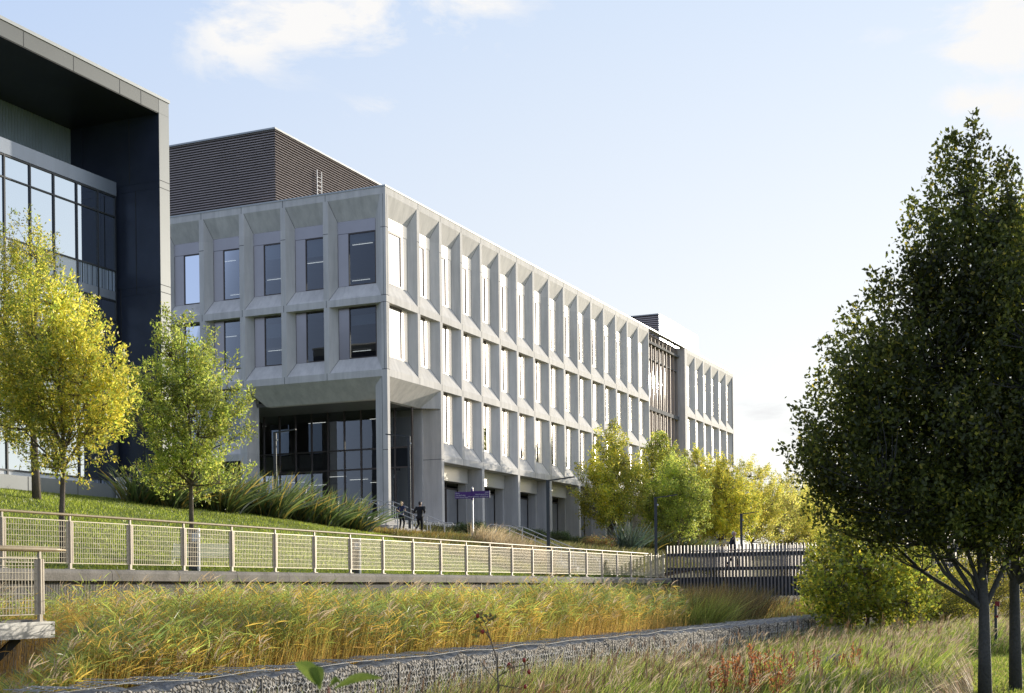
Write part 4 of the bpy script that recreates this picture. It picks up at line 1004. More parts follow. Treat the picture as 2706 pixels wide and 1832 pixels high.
avenue(1902, 30.0, 1206, 34, 'golden yellow avenue tree with visible trunk behind the walking man', YEL, YW, 1.4, 18000)
YL2 = [(.56,.50,.12), (.46,.46,.10), (.64,.55,.17), (.33,.37,.08)]
avenue(1985, 29.6, 1214, 35, 'yellow green avenue tree just right of the lamp behind the footbridge', YL2, None, 1.7, 16000)
avenue(2082, 29.4, 1256, 36, 'yellow avenue tree rising over the middle of the footbridge', YL2, None, 1.8, 15000)
avenue(2140, 29.2, 1268, 37, 'yellow avenue tree over the right half of the footbridge', YL2, None, 1.8, 14000)
avenue(2192, 29.0, 1306, 38, 'pale yellow avenue tree partly behind the dark tree at right', YL2, None, 1.8, 12000)
avenue(2236, 29.0, 1345, 39, 'farthest pale avenue tree behind the edge of the dark tree', YL2, None, 1.8, 10000)
# two hornbeams at right
DRK = [(.05,.065,.016), (.08,.10,.02), (.13,.145,.028), (.24,.24,.04), (.40,.33,.05)]; DW = [4.5,4.5,3,1.1,.4]
b = at_dist(2603, 1832, 20.0); zt_ = at_dist(2560, 345, 20).z; g = meadow_z(-b.x, b.y); b.z = g; H = zt_ - g
make_tree('hornbeam_tree', 'large dark green hornbeam at right, backlit against the sky', 'hornbeams at the right edge', b,
    [(0,0,-.2),(0,0,.7),(0,0,1.32),(-.02,0,1.85),(-.1,.05,3.5),(-.2,0,5.6),(-.2,0,H-.9)],
    [(-.25,0,6.0,.88,1.0,1.6,1.25),(-.2,0,7.55,.36,.4,.75,1.7),(-1.15,0,4.75,1.1,1.2,1.45,1.1),(-1.75,0,3.75,1.0,1.1,1.0,1.15),(.7,0,4.9,1.2,1.2,1.8,1.1),(-.2,0,3.6,1.6,1.6,1.3,1),(-1.1,-.2,2.85,1.35,1.1,.65,1.1),(.6,0,3.0,1.4,1.3,.9,1),(-2.15,.1,3.3,.6,.8,.55,1.2),(-.3,-.2,2.45,1.25,1.0,.45,1.3),(.25,.2,6.9,.6,.6,.9,1),(-.85,0,6.4,.35,.5,.8,1.3),(-1.75,0,4.6,.35,.6,.7,1.3),(.4,-.3,2.3,.8,.7,.4,1.2),(-1.0,-.2,2.3,.7,.7,.3,1.3),(-.55,0,7.0,.25,.35,.7,1.2),(.3,0,7.1,.22,.35,.7,1.2)],
    2200, 100000, .082, .048, DRK, DW, mat='leaf_dark', bark='dark_bark', seed=77, r0=.10, clump_r=.25, up=1.0, inner=.1, nlimb=16)
b = at_dist(2684, 1832, 21.5); b.z = meadow_z(-b.x, b.y)
make_tree('hornbeam_tree', 'second dark hornbeam trunk at the very right edge, leaves lit yellow by the sun', 'hornbeams at the right edge', b,
    [(0,0,-.2),(0,0,.9),(0,0,1.7),(.02,0,2.2),(.05,.05,3.8),(.1,0,5.6),(.1,0,7.2)],
    [(.4,0,5.6,1.3,1.3,1.9,1.1),(.9,0,4.0,1.7,1.6,1.2,1),(-.3,0,4.2,1.0,1.4,1.4,.8),(.3,0,2.9,1.5,1.4,.6,.9),(.1,0,7.0,.6,.7,.8,1.2)],
    700, 32000, .082, .048, [(.08,.11,.016),(.17,.19,.03),(.36,.34,.04),(.05,.07,.015)], None, mat='leaf', bark='dark_bark', seed=78, r0=.10, clump_r=.27, up=.9, inner=.2, nlimb=12)  # sunlight put into the leaf colour: yellower palette than the first hornbeam
# shrubs at right
def shrub(name, label, px, py, dist, top_py, wpx, seed, palette, weights=None, nleaf=16000, lf=(.08,.055), nclump=220, cat='shrub', grp='bushes beyond the meadow', mat='leaf', low=.25, cr=.28):
    b = at_dist(px, py, dist); g = b.z; b.z = g; H = at_dist(px, top_py, dist).z - g; w = wpx/FPX*dist/2
    return make_tree(name, label, grp, b, [(0,0,-.2),(.03,0,.3*H),(-.05,0,.6*H),(0,0,.9*H)],
        [(0,0,H*.5,w*.8,w*.8,H*.38,1),(-w*.45,0,H*.34,w*.55,w*.6,H*.3,1),(w*.45,0,H*.36,w*.55,w*.6,H*.32,1),(0,0,H*.82,w*.3,w*.35,H*.2,1),(-w*.3,.1,H*.66,w*.3,w*.35,H*.2,1),(w*.1,0,H*low,w*.85,w*.7,H*.2,1),(-w*.15,0,H*.88,w*.14,w*.2,H*.14,2),(w*.55,0,H*.6,w*.2,w*.25,H*.2,1.5),(-w*.7,0,H*.45,w*.25,w*.25,H*.2,1.5)],
        nclump, nleaf, lf[0], lf[1], palette, weights, seed=seed, r0=.06, clump_r=cr, mat=mat, droop=.2, twig=.008, cat=cat, inner=.0, up=.55, nlimb=14)
MIX = [(.20,.24,.035), (.26,.29,.04), (.36,.33,.045), (.48,.38,.045), (.09,.12,.02)]
shrub('bushy_tree', 'broad bushy tree with green and golden leaves at the right end of the footbridge', 2292, 1690, 40, 1352, 340, 51, MIX, [4,4,2.5,1,2], 14000, (.12,.09), 330)
shrub('shrub', 'slim pointed shrub top rising beside the end of the footbridge', 2200, 1660, 44, 1372, 150, 52, MIX, [4,4,2,1,1], 9000, (.08,.05), 110)
shrub('shrub', 'fine leaved yellow green bush left of the hornbeam trunk', 2450, 1690, 48, 1430, 330, 53, [(.18,.19,.03),(.28,.26,.035),(.38,.32,.05),(.10,.12,.02)], None, 30000, (.06,.04), 300)
shrub('shrub', 'fine leaved bush just behind the hornbeam trunk', 2600, 1700, 52, 1450, 260, 54, [(.18,.18,.03),(.26,.24,.035),(.34,.28,.05)], None, 20000, (.06,.04), 200)
shrub('shrub', 'greyish bush beyond the two hornbeam trunks', 2690, 1650, 66, 1480, 300, 55, [(.16,.17,.08),(.22,.22,.12),(.3,.25,.06)], None, 16000, (.08,.05), 200)
shrub('shrub', 'distant dark bush behind the right end of the footbridge', 2330, 1590, 95, 1420, 330, 56, MIX, None, 12000, (.16,.1), 180)
shrub('shrub', 'distant yellow bush on the horizon behind the hornbeams', 2520, 1590, 110, 1430, 420, 57, [(.30,.28,.05),(.4,.34,.06),(.2,.2,.04)], None, 14000, (.18,.11), 200)
# low shrubs in the beds
LOW = [(.035,.07,.02), (.05,.09,.025), (.08,.12,.03), (.12,.14,.04)]
def lowshrub(px, py, D, h, w, seed, label, palette=LOW, n=7000, lf=(.07,.045)):
    b = at_D(px, py, D); b.z = bank_z(D, min(b.y, 250)); 
    make_tree('low_shrub', label, 'low shrubs in the planting beds', b, [(0,0,-.1),(0,0,.2*h),(.02,0,.4*h),(0,0,.7*h)],
        [(0,0,h*.45,w*.8,w,h*.45,1),(-w*.4,.3,h*.4,w*.5,w*.8,h*.35,1),(w*.4,-.3,h*.5,w*.5,w*.8,h*.4,1)], 110, n, lf[0], lf[1], palette, None, seed=seed, r0=.02, clump_r=.22, droop=.1, twig=.005, cat='shrub', inner=.1, mat='leaf')
for i, (px, D, h, w, lab) in enumerate(((1240, 36.2, .9, 1.3, 'dark green low shrub at the building foot left of the sign post'), (1290, 34.5, 1.0, 1.5, 'dark green low shrub right of the sign post'),
        (1345, 35.5, 1.0, 1.6, 'dark green low shrub under the second ground floor opening'), (1400, 36.0, .8, 1.6, 'dark green low shrub above the lower stair rails'),
        (1460, 36.2, .8, 1.7, 'dark green low shrub behind the tall lamp post'), (1520, 35.0, .8, 1.8, 'dark green low shrub left of the first avenue tree'),
        (1310, 31.0, .8, 1.3, 'dark green low shrub on the bank below the sign'), (1575, 31.0, 1.0, 1.4, 'reddish and green shrub left of the sword leaved clump'), (1200, 33.0, .35, 1.0, 'flat dark shrub at the foot of the upper steps'))):
    lowshrub(px, 1400, D, h, w, 60+i, lab, LOW if i != 7 else [(.16,.12,.03),(.12,.14,.03),(.2,.09,.04)])
# ================================================================ sword leaved clumps (phormium)
def phormium(name, label, base, h, n, seed, palette, lean=(0,0), grp='sword leaved clumps'):
    global RNG
    RNG = np.random.default_rng(seed); root = thing(name, label, 'plant', base, 0, grp)
    az = RNG.uniform(0, 2*math.pi, n); sp = RNG.uniform(.05, .85, n)**.8
    Dr = np.stack([np.cos(az)*sp + lean[0], np.sin(az)*sp + lean[1], np.ones(n)], 1)
    P = np.stack([np.cos(az)*sp*.35, np.sin(az)*sp*.45, np.zeros(n)], 1) + RNG.normal(size=(n, 3))*np.array([.18,.25,0])
    L = h*RNG.uniform(.55, 1.12, n); bend = np.stack([np.cos(az)*.35*sp + lean[0]*.5, np.sin(az)*.35*sp + lean[1]*.5, -.28*sp], 1)
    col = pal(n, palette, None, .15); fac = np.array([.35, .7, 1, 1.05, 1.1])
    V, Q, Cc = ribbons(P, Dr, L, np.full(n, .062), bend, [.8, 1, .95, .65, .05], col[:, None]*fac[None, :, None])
    np_mesh('leaf_clump', V, Q, M['blade'], root, Cc, off=(0,0,0)); return root
PH = [(.09,.14,.045), (.13,.185,.055), (.20,.24,.07), (.055,.09,.03), (.40,.30,.07)]
words = ['leftmost', 'second', 'third', 'fourth', 'fifth', 'sixth', 'seventh', 'eighth', 'ninth', 'tenth', 'eleventh', 'twelfth', 'thirteenth', 'last']
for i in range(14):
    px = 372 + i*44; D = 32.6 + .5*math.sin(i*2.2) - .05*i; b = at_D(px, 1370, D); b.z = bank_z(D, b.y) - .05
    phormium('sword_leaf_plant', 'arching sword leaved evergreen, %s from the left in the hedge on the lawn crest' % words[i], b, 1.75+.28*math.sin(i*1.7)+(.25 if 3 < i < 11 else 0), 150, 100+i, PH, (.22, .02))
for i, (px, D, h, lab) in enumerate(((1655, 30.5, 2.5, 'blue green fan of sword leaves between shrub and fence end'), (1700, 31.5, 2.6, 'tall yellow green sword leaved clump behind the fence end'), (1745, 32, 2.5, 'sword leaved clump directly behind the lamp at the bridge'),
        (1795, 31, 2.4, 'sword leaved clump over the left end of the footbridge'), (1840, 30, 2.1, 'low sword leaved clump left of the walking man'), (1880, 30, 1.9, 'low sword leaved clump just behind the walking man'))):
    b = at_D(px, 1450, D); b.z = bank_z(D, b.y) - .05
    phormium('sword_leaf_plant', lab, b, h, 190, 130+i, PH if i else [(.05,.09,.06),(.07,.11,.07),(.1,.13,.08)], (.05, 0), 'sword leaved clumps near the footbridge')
# ================================================================ reeds
def stuff(name, parts, mat, label, cat):
    V, Q, C = merge(*parts); o = np_mesh(name, V, Q, mat, None, C); tag(o, label, cat, None, 'stuff'); return o
def reeds(n, D0, D1, t0, t1, seed, wl, ll, nl, hfun):
    global RNG
    RNG = np.random.default_rng(seed)
    D = RNG.uniform(D0, D1, n); t = t0*(t1/t0)**RNG.random(n)
    fx = -D*CS + t*SN; fy = D*SN + t*CS; px = 1353 + FPX*fx/fy
    k = RNG.random(len(px)) < np.clip((1760 - px + 160*(vnoise(np.stack([D, t, t*0], 1), 1.1, 31)-.5))/260, 0, 1); D = D[k]; t = t[k]; px = px[k]; fy = fy[k]; n = len(D)
    P = np.stack([-D, t, np.full(n, -2.3)], 1); H = hfun(D, t)*RNG.uniform(.84, 1.08, n)
    lim = 2.3 - .043*fy + (px-150)/1200*fy*.28; H = np.where((D < 16.6) & (px < 330), np.minimum(H, np.maximum(lim*RNG.uniform(.82,1.0,n), .9)), H)
    lean = np.stack([RNG.normal(.05, .05, n), RNG.normal(.0, .06, n), np.ones(n)], 1); lean = nrm(lean)
    patch = vnoise(P, .55, 3); 
    brown = np.array([.48,.30,.09]); gold = np.array([.58,.41,.085]); green = np.array([.32,.38,.085]); shade_green = np.array([.15,.21,.06]); plume = np.array([.44,.35,.24])
    kg = (patch[:, None] > .55)
    g_ = np.where(kg, green*1.25, green*.9) * RNG.uniform(.7, 1.3, (n, 1)); g_ = np.where((vnoise(P, .35, 8) < .36)[:, None], shade_green*RNG.uniform(.8,1.3,(n,1)), g_)  # darker green patches paint shade among the reeds
    g_ = np.where(RNG.random((n,1)) < .30, gold*RNG.uniform(.7,1.2,(n,1)), g_)
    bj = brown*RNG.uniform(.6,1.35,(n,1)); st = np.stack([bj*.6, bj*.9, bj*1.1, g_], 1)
    A = ribbons(P, lean, H, np.full(n, wl*.42), np.stack([RNG.normal(.06,.06,n), RNG.normal(0,.06,n), np.zeros(n)],1), [1,1,.8,.3], st)
    parts = [A]
    for j in range(nl):
        fs = np.clip((1.58 + .16*RNG.normal(size=n))/H, .55, .86); f = fs + (1-fs)*.97*(j + RNG.random(n)*.95)/nl; Pl = P + lean*(H*f)[:, None]
        az = RNG.uniform(0, 2*math.pi, n); d = np.stack([np.cos(az)*.9+.3, np.sin(az)*.7-.1, RNG.uniform(.15, 1.5, n)], 1)
        hh = (f-fs)/(1-fs)
        low = gold*RNG.uniform(.55, 1.2, (n,1)); c = np.where((hh < .38 + .5*(patch-.5))[:, None], np.where(RNG.random((n,1)) < .35, brown*1.3, low), g_*RNG.uniform(.75,1.3,(n,1)))
        V = ribbons(Pl, d, ll*RNG.uniform(.6,1.3,n), wl*RNG.uniform(.7,1.2,n), np.stack([np.cos(az)*.15, np.sin(az)*.15, -RNG.uniform(.0,.45,n)],1), [.5,1,.7,.05], np.repeat(c[:, None], 4, 1))
        parts.append(V)
    k = np.where((RNG.random(n) < .05 + .55*smv(t, 30, 46)) )[0]; m = len(k)
    tip = P[k] + lean[k]*H[k][:, None]
    for q in range(5):
        d = np.stack([RNG.normal(.25,.22,m), RNG.normal(0,.25,m), np.full(m,.8)], 1)
        parts.append(ribbons(tip + RNG.normal(size=(m,3))*.012, d, RNG.uniform(.14,.26,m), np.full(m, wl*.9), np.stack([np.full(m,.3), np.zeros(m), np.full(m,-.25)],1), [.3,1,.4], np.repeat((plume*RNG.uniform(.7,1.3,(m,1)))[:, None], 3, 1)))
    return parts
def smv(x, a, b): k = np.clip((x-a)/(b-a), 0, 1); return k*k*(3-2*k)
def hf(D, t): return 1.60 + .45*vnoise(np.stack([D, t, t*0], 1), .45, 4) + .32*vnoise(np.stack([D, t, t*0], 1), 1.3, 14) + .16*smv(D, 12, 20) - .12*smv(t, 24, 45) - .45*smv(t,52,66)
pr = reeds(15000, 9.1, 11.4, 8.5, 62, 1, .013, .21, 9, hf) + reeds(16000, 11.0, 20.7, 9.0, 66, 2, .015, .23, 7, hf) + reeds(14000, 9.0, 10.0, 8.5, 60, 3, .014, .2, 0, lambda D, t: hf(D, t)*.88)
stuff('reeds', pr, M['reed'], 'tall green and golden reeds with brown stems filling the channel', 'reeds')
# rushes and darker clumps near the bridge
def rush(name, label, n, D0, D1, t0, t1, h0, h1, seed, palette, w=.02, lean=.15, z=-2.3, cat='grass', zf=None, kink=.2, mat='reed', prof=(.9,1,.7,.05)):
    global RNG
    RNG = np.random.default_rng(seed); D = RNG.uniform(D0, D1, n); t = RNG.uniform(t0, t1, n)
    zz = np.full(n, z) if zf is None else np.array([zf(a, b) for a, b in zip(D, t)])
    P = np.stack([-D, t, zz], 1); c = pal(n, palette, None, .2)*(.7+.6*vnoise(P, .9, seed))[:, None]
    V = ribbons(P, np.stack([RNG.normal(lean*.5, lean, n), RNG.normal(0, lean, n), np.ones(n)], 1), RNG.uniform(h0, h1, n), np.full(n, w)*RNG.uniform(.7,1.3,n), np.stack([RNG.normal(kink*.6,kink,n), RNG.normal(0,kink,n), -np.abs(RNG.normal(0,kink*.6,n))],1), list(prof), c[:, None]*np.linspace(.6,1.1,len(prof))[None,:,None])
    return stuff(name, [V], M[mat], label, cat)
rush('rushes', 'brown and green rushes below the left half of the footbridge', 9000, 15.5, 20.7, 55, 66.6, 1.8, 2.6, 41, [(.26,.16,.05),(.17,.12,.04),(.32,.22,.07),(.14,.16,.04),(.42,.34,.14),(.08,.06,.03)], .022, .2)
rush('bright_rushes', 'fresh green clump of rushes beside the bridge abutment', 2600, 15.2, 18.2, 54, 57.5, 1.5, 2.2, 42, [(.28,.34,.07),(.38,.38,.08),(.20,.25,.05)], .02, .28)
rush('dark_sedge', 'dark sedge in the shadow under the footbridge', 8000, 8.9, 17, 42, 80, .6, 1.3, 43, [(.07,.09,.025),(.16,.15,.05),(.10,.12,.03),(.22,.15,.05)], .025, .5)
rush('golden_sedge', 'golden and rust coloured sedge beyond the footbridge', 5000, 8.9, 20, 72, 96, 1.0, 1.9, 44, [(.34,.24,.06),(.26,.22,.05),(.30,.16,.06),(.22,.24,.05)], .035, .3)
# ================================================================ meadow on the near bank
def mz(D, t): return meadow_z(D, t)
def meadow(n, x0, x1, t0, t1, h0, h1, seed, palette, w, lean, kink, plume=0, plc=(.4,.32,.2), zoff=0, bias=1.4, wts=None, pn=.9):
    global RNG
    RNG = np.random.default_rng(seed); t = t0 + (t1-t0)*RNG.random(n)**bias; x = RNG.uniform(x0, x1, n)
    # keep what can be seen: inside the picture's sector plus a margin
    fx = x*CS + t*SN; fy = -x*SN + t*CS; keep = (np.abs(fx) < fy*.42+1.0) & ~((fx/fy > .325) & (fy < 33)) & ~((fx/fy > .29) & (fy < 23)) & (fy > 5.0) & (x > -8.15); t = t[keep]; x = x[keep]; n = len(t)
    zz = np.array([mz(-a, b) for a, b in zip(x, t)]) + zoff; P = np.stack([x, t, zz], 1)
    c = pal(n, palette, wts, .2)*(.6+.8*vnoise(P, pn, seed))[:, None]; H = RNG.uniform(h0, h1, n)*(.8+.4*vnoise(P, .7, seed+1))
    d = np.stack([RNG.normal(lean[0], .16, n), RNG.normal(lean[1], .16, n), np.ones(n)], 1); d = nrm(d); bd = np.stack([RNG.normal(kink,kink*.6,n), RNG.normal(0,kink*.6,n), -np.abs(RNG.normal(0,kink*.6,n))],1)
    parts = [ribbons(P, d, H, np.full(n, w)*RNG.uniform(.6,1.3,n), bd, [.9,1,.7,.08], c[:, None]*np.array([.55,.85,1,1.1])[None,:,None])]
    if plume:
        k = RNG.random(n) < plume; m = int(k.sum()); tip = P[k] + d[k]*(H[k]*.9)[:, None] + bd[k]*(H[k]*.8)[:, None]
        for q in range(4):
            parts.append(ribbons(tip + RNG.normal(size=(m,3))*.015, d[k] + bd[k]*1.2 + RNG.normal(size=(m,3))*.18, RNG.uniform(.07,.2,m), np.full(m, w*1.3), bd[k]*.5, [.3,1,.3], np.repeat((np.array(plc)*RNG.uniform(.7,1.3,(m,1)))[:, None], 3, 1)))
    return parts
STRAW = [(.42,.34,.19),(.30,.235,.12),(.20,.15,.075),(.5,.42,.27)]; MG = [(.22,.30,.055),(.30,.36,.07),(.12,.175,.035),(.38,.38,.10)]
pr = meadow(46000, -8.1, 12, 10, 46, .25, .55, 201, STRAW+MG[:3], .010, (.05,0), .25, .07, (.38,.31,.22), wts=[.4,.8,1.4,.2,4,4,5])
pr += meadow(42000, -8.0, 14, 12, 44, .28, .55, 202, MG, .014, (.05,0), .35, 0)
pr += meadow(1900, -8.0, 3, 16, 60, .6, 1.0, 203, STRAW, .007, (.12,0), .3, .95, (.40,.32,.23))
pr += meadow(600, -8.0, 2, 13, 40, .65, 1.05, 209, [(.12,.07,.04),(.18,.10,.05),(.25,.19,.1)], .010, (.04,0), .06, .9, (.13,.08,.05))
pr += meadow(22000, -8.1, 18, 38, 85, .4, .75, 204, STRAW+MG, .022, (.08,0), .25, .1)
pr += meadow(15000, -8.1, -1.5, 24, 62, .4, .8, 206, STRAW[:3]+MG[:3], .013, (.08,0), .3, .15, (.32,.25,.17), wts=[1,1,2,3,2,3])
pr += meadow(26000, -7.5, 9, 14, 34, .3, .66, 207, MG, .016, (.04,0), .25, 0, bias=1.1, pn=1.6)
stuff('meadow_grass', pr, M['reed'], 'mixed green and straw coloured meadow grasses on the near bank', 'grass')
def region(px0, px1, d0, d1, n, seed):
    r = np.random.default_rng(seed); d = r.uniform(d0, d1, n); px = r.uniform(px0, px1, n); pts = [at_dist(p, 1700, q) for p, q in zip(px, d)]
    return np.array([(p.x, p.y, meadow_z(-p.x, p.y)) for p in pts])
def clump_blades(name, label, px0, px1, d0, d1, n, h0, h1, seed, palette, w, lean, kink, sp=.15, z0=0):
    global RNG
    P = region(px0, px1, d0, d1, n, seed); RNG = np.random.default_rng(seed); c = pal(n, palette, None, .18)
    d = np.stack([RNG.normal(lean[0], sp, n), RNG.normal(lean[1], sp, n), np.ones(n)], 1)
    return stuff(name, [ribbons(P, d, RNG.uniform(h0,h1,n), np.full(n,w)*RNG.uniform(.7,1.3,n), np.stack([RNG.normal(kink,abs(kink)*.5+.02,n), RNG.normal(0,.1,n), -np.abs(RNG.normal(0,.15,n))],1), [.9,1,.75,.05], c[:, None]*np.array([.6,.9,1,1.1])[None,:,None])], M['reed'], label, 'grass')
clump_blades('bright_grass', 'bright yellow green broad bladed grass around the boulder', 1960, 2480, 19, 34, 9000, .35, .85, 301, [(.30,.36,.05),(.20,.28,.04),(.42,.44,.09),(.12,.18,.03)], .019, (.1,0), .25, .25)
clump_blades('straw_grass', 'pale leaning straw grass left of the hornbeam trunks', 2370, 2575, 18, 27, 3200, .3, .75, 302, [(.50,.40,.28),(.32,.24,.15),(.30,.18,.10),(.56,.48,.36),(.2,.18,.07)], .007, (-.38,0), -.12, .12)
clump_blades('hidden_verge_grass', 'dark green grass at the foot of the bushes', 2130, 2640, 34, 50, 6000, .4, .9, 303, MG, .02, (.05,0), .2, .2).name = 'verge_grass'
clump_blades('reddish_weeds', 'reddish brown dead stems in front of the gabion wall', 1150, 1500, 15, 20, 1400, .4, .8, 304, [(.20,.07,.035),(.26,.12,.05),(.14,.07,.03)], .009, (.02,0), .1, .16)
clump_blades('verge_lawn', 'short green grass around the two hornbeam trunks', 2480, 2800, 17, 40, 26000, .04, .13, 305, [(.26,.34,.05),(.34,.38,.07),(.20,.26,.04),(.38,.34,.12)], .016, (.0,0), .1, .5)
pr = []
RNG = np.random.default_rng(91)
n_ = 20000; tt = 10*(4.4**RNG.random(n_)); xx = -8.12 + RNG.random(n_)**2*.8; PP = np.stack([xx, tt, np.array([meadow_z(-a, b) for a, b in zip(xx, tt)])], 1); kk_ = vnoise(PP, 1.2, 17) > .42; PP = PP[kk_]; n_ = len(PP)
cc = pal(n_, MG + STRAW[:3], None, .2)
pr.append(ribbons(PP, np.stack([RNG.normal(.08,.2,n_), RNG.normal(0,.2,n_), np.ones(n_)],1), RNG.uniform(.35,1.0,n_), np.full(n_,.012), np.stack([RNG.normal(.15,.15,n_), RNG.normal(0,.15,n_), -np.abs(RNG.normal(0,.15,n_))],1), [.9,1,.7,.08], cc[:,None]*np.array([.5,.85,1,1.1])[None,:,None]))
stuff('gabion_weeds', pr, M['reed'], 'weeds and grass tufts growing along the foot of the gabion wall', 'weeds')
# red dock plants: single things with stem and seed heads
def dock(label, px, dist, h, seed):
    b = at_dist(px, 1800, dist); b.z = meadow_z(-b.x, b.y); r = random.Random(seed); g = np.random.default_rng(seed)
    root = thing('dock_plant', label, 'plant', b, 0, 'rust red dock plants'); mb = MB(); P = []; D = []
    for k in range(4):
        top = Vector((r.uniform(-.12,.12), r.uniform(-.1,.1), h*r.uniform(.75,1.05))); mb.tube([(0,0,-.05), top*.5+Vector((r.uniform(-.02,.02),0,0)), top], [.006,.005,.003], 5)
        for q in range(60):
            f = .35+.65*r.random(); P.append(tuple(top*f + Vector((r.gauss(0,.022), r.gauss(0,.022), 0))*(1.5-f))); D.append((r.gauss(0,.4), r.gauss(0,.4), 1))
    mb.build('stem', surf('dock_stem', (.25,.08,.03), .8, .1), root, local=True)
    global RNG
    RNG = g; K = len(P); V, Q, C = rhombs(np.array(P), np.array(D), nrm(g.normal(size=(K,3))), g.uniform(.02,.045,K), g.uniform(.015,.03,K), pal(K, [(.28,.10,.04),(.36,.16,.06),(.19,.08,.035)]))
    np_mesh('seed_head', V, Q, M['leaf'], root, C, off=(0,0,0))
dk = random.Random(12)
for i, px in enumerate((1885, 1912, 1940, 1968, 1985, 2002, 2014, 2030, 2052, 2072, 1905, 1955, 2095, 2150, 2235, 2265)):
    dock(('rust red dock plant, number %s of the row along the bottom edge' % (['one','two','three','four','five','six','seven','eight','nine','ten'][i]) if i < 10 else
          ['short rust red dock at the left end of its patch, set back', 'rust red dock set back in the middle of its patch', 'rust red dock at the right end of its patch', 'single rust red dock left of the boulder', 'rust red dock just right of the boulder', 'last small rust red dock toward the straw grass'][i-10]),
         px, 17.5+(i % 4)*.7+(1.5 if i > 9 else 0), .62+.28*dk.random()+(.25 if i in (5, 6) else 0), 400+i)
# dry grasses in the beds by the stairs
def bed(name, label, n, D0, D1, t0, t1, h0, h1, seed, palette, w=.025, lean=.22): return rush(name, label, n, D0, D1, t0, t1, h0, h1, seed, palette, w, lean, zf=lambda a, b: bank_z(a, b)-.03, kink=.25)
bed('golden_grass', 'golden dry grass on the bank between the two stair flights', 7000, 29.5, 34.2, 57, 64.8, .25, .55, 71, [(.34,.24,.06),(.28,.24,.06),(.22,.22,.04),(.40,.22,.06)])
bed('straw_tuft', 'tall straw tufts beside the lower steps', 2600, 26.2, 29.5, 61, 64.8, .7, 1.35, 72, [(.48,.38,.22),(.38,.28,.15),(.52,.44,.3)], .018, .22)
bed('bank_grass', 'rough grass on the lower bank behind the fence', 9000, 22.3, 30, 54, 64.8, .2, .55, 73, [(.26,.22,.07),(.16,.19,.04),(.30,.26,.1)])
bed('slope_grass', 'dull dry grass on the bank beyond the steps', 12000, 26, 37.5, 69.2, 95, .3, .6, 74, [(.24,.20,.09),(.16,.16,.05),(.12,.14,.04)], .035)
bed('verge_weeds', 'green weeds along the path beyond the fence end', 2200, 21.3, 22.4, 56, 66, .15, .5, 75, [(.20,.26,.05),(.14,.18,.04)], .02, .4)
# short lawn blades
def lawn_blades(n, seed):
    global RNG
    RNG = np.random.default_rng(seed); D = RNG.uniform(21.35, 33.5, n); t = 14*(4.2**RNG.random(n)); k = t < 53+(D-22)*.62; D = D[k]; t = t[k]; n = len(D)
    P = np.stack([-D, t, np.array([bank_z(a, b) for a, b in zip(D, t)])-.01], 1)
    c = pal(n, [(.27,.33,.045),(.34,.40,.06),(.16,.21,.03),(.44,.45,.11)], [4,4,2,1], .2)*(.7+.6*vnoise(P, .8, 9))[:, None]
    return ribbons(P, np.stack([RNG.normal(0,.4,n), RNG.normal(0,.4,n), np.ones(n)],1), RNG.uniform(.04,.10,n), np.full(n,.026), RNG.normal(size=(n,3))*.2, [1,.15], np.repeat(c[:, None],2,1))
stuff('lawn_grass', [lawn_blades(210000, 81)], M['reed'], 'short mown grass covering the sunlit lawn slope', 'grass')
# foreground twig with leaves and a thin bare stem with rose hips
def fg_sprig():
    global RNG
    RNG = np.random.default_rng(6); d = 2.6; b = at_dist(868, 1900, d); b.z = -1.72
    root = thing('sapling', 'blurred green leaves of a sapling poking up at the bottom edge', 'plant', b); mb = MB()
    tip = at_dist(868, 1815, d) - b; mb.tube([(0,0,0), tip*.6+Vector((.01,0,0)), tip], [.006,.004,.0025], 6); mb.build('stem', surf('red_stem', (.25,.06,.03), .6, .1), root, local=True)
    for (pa, pb, w) in (((850,1818),(778,1752),.030), ((880,1822),(1012,1793),.017), ((868,1820),(905,1806),.013), ((845,1825),(836,1760),.022)):
        A = at_dist(*pa, d)-b; B = at_dist(*pb, d+.02)-b; m = MB(); dv = B-A; s = dv.cross(Vector((-SN,CS,0))).normalized(); K = 8; prof = [0.05,.5,.85,1,.95,.75,.45,.05]
        up = Vector((-SN, CS, 0))
        for k in range(K-1):
            f0, f1 = k/(K-1), (k+1)/(K-1); c0 = A+dv*f0+Vector((0,0,.012*math.sin(math.pi*f0))); c1 = A+dv*f1+Vector((0,0,.012*math.sin(math.pi*f1)))
            for sg in (-1, 1): m.face([c0, c1, c1+s*sg*w*prof[k+1]*.5+up*.006*prof[k+1], c0+s*sg*w*prof[k]*.5+up*.006*prof[k]])
        o = m.build('leaf', FGL, root, local=True)
def fgleaf():
    m, nt, out = nmat('young_leaf'); L = nt.links; df = N(nt, 'ShaderNodeBsdfDiffuse'); tr = N(nt, 'ShaderNodeBsdfTranslucent'); tc = N(nt, 'ShaderNodeTexCoord')
    nz = N(nt, 'ShaderNodeTexNoise', Scale=60, Detail=3); L.new(tc.outputs['Object'], nz.inputs['Vector']); cr = N(nt, 'ShaderNodeValToRGB'); L.new(nz.outputs['Fac'], cr.inputs[0])
    cr.color_ramp.elements[0].color = (.09,.16,.03,1); cr.color_ramp.elements[1].color = (.28,.34,.08,1); L.new(cr.outputs[0], df.inputs[0]); L.new(cr.outputs[0], tr.inputs[0])
    mx = N(nt, 'ShaderNodeMixShader', Fac=.45); L.new(df.outputs[0], mx.inputs[1]); L.new(tr.outputs[0], mx.inputs[2]); L.new(mx.outputs[0], out.inputs[0]); return m
FGL = fgleaf(); fg_sprig()
d = 9.0; b = at_dist(1318, 1832, d); b.z = meadow_z(-b.x, b.y)
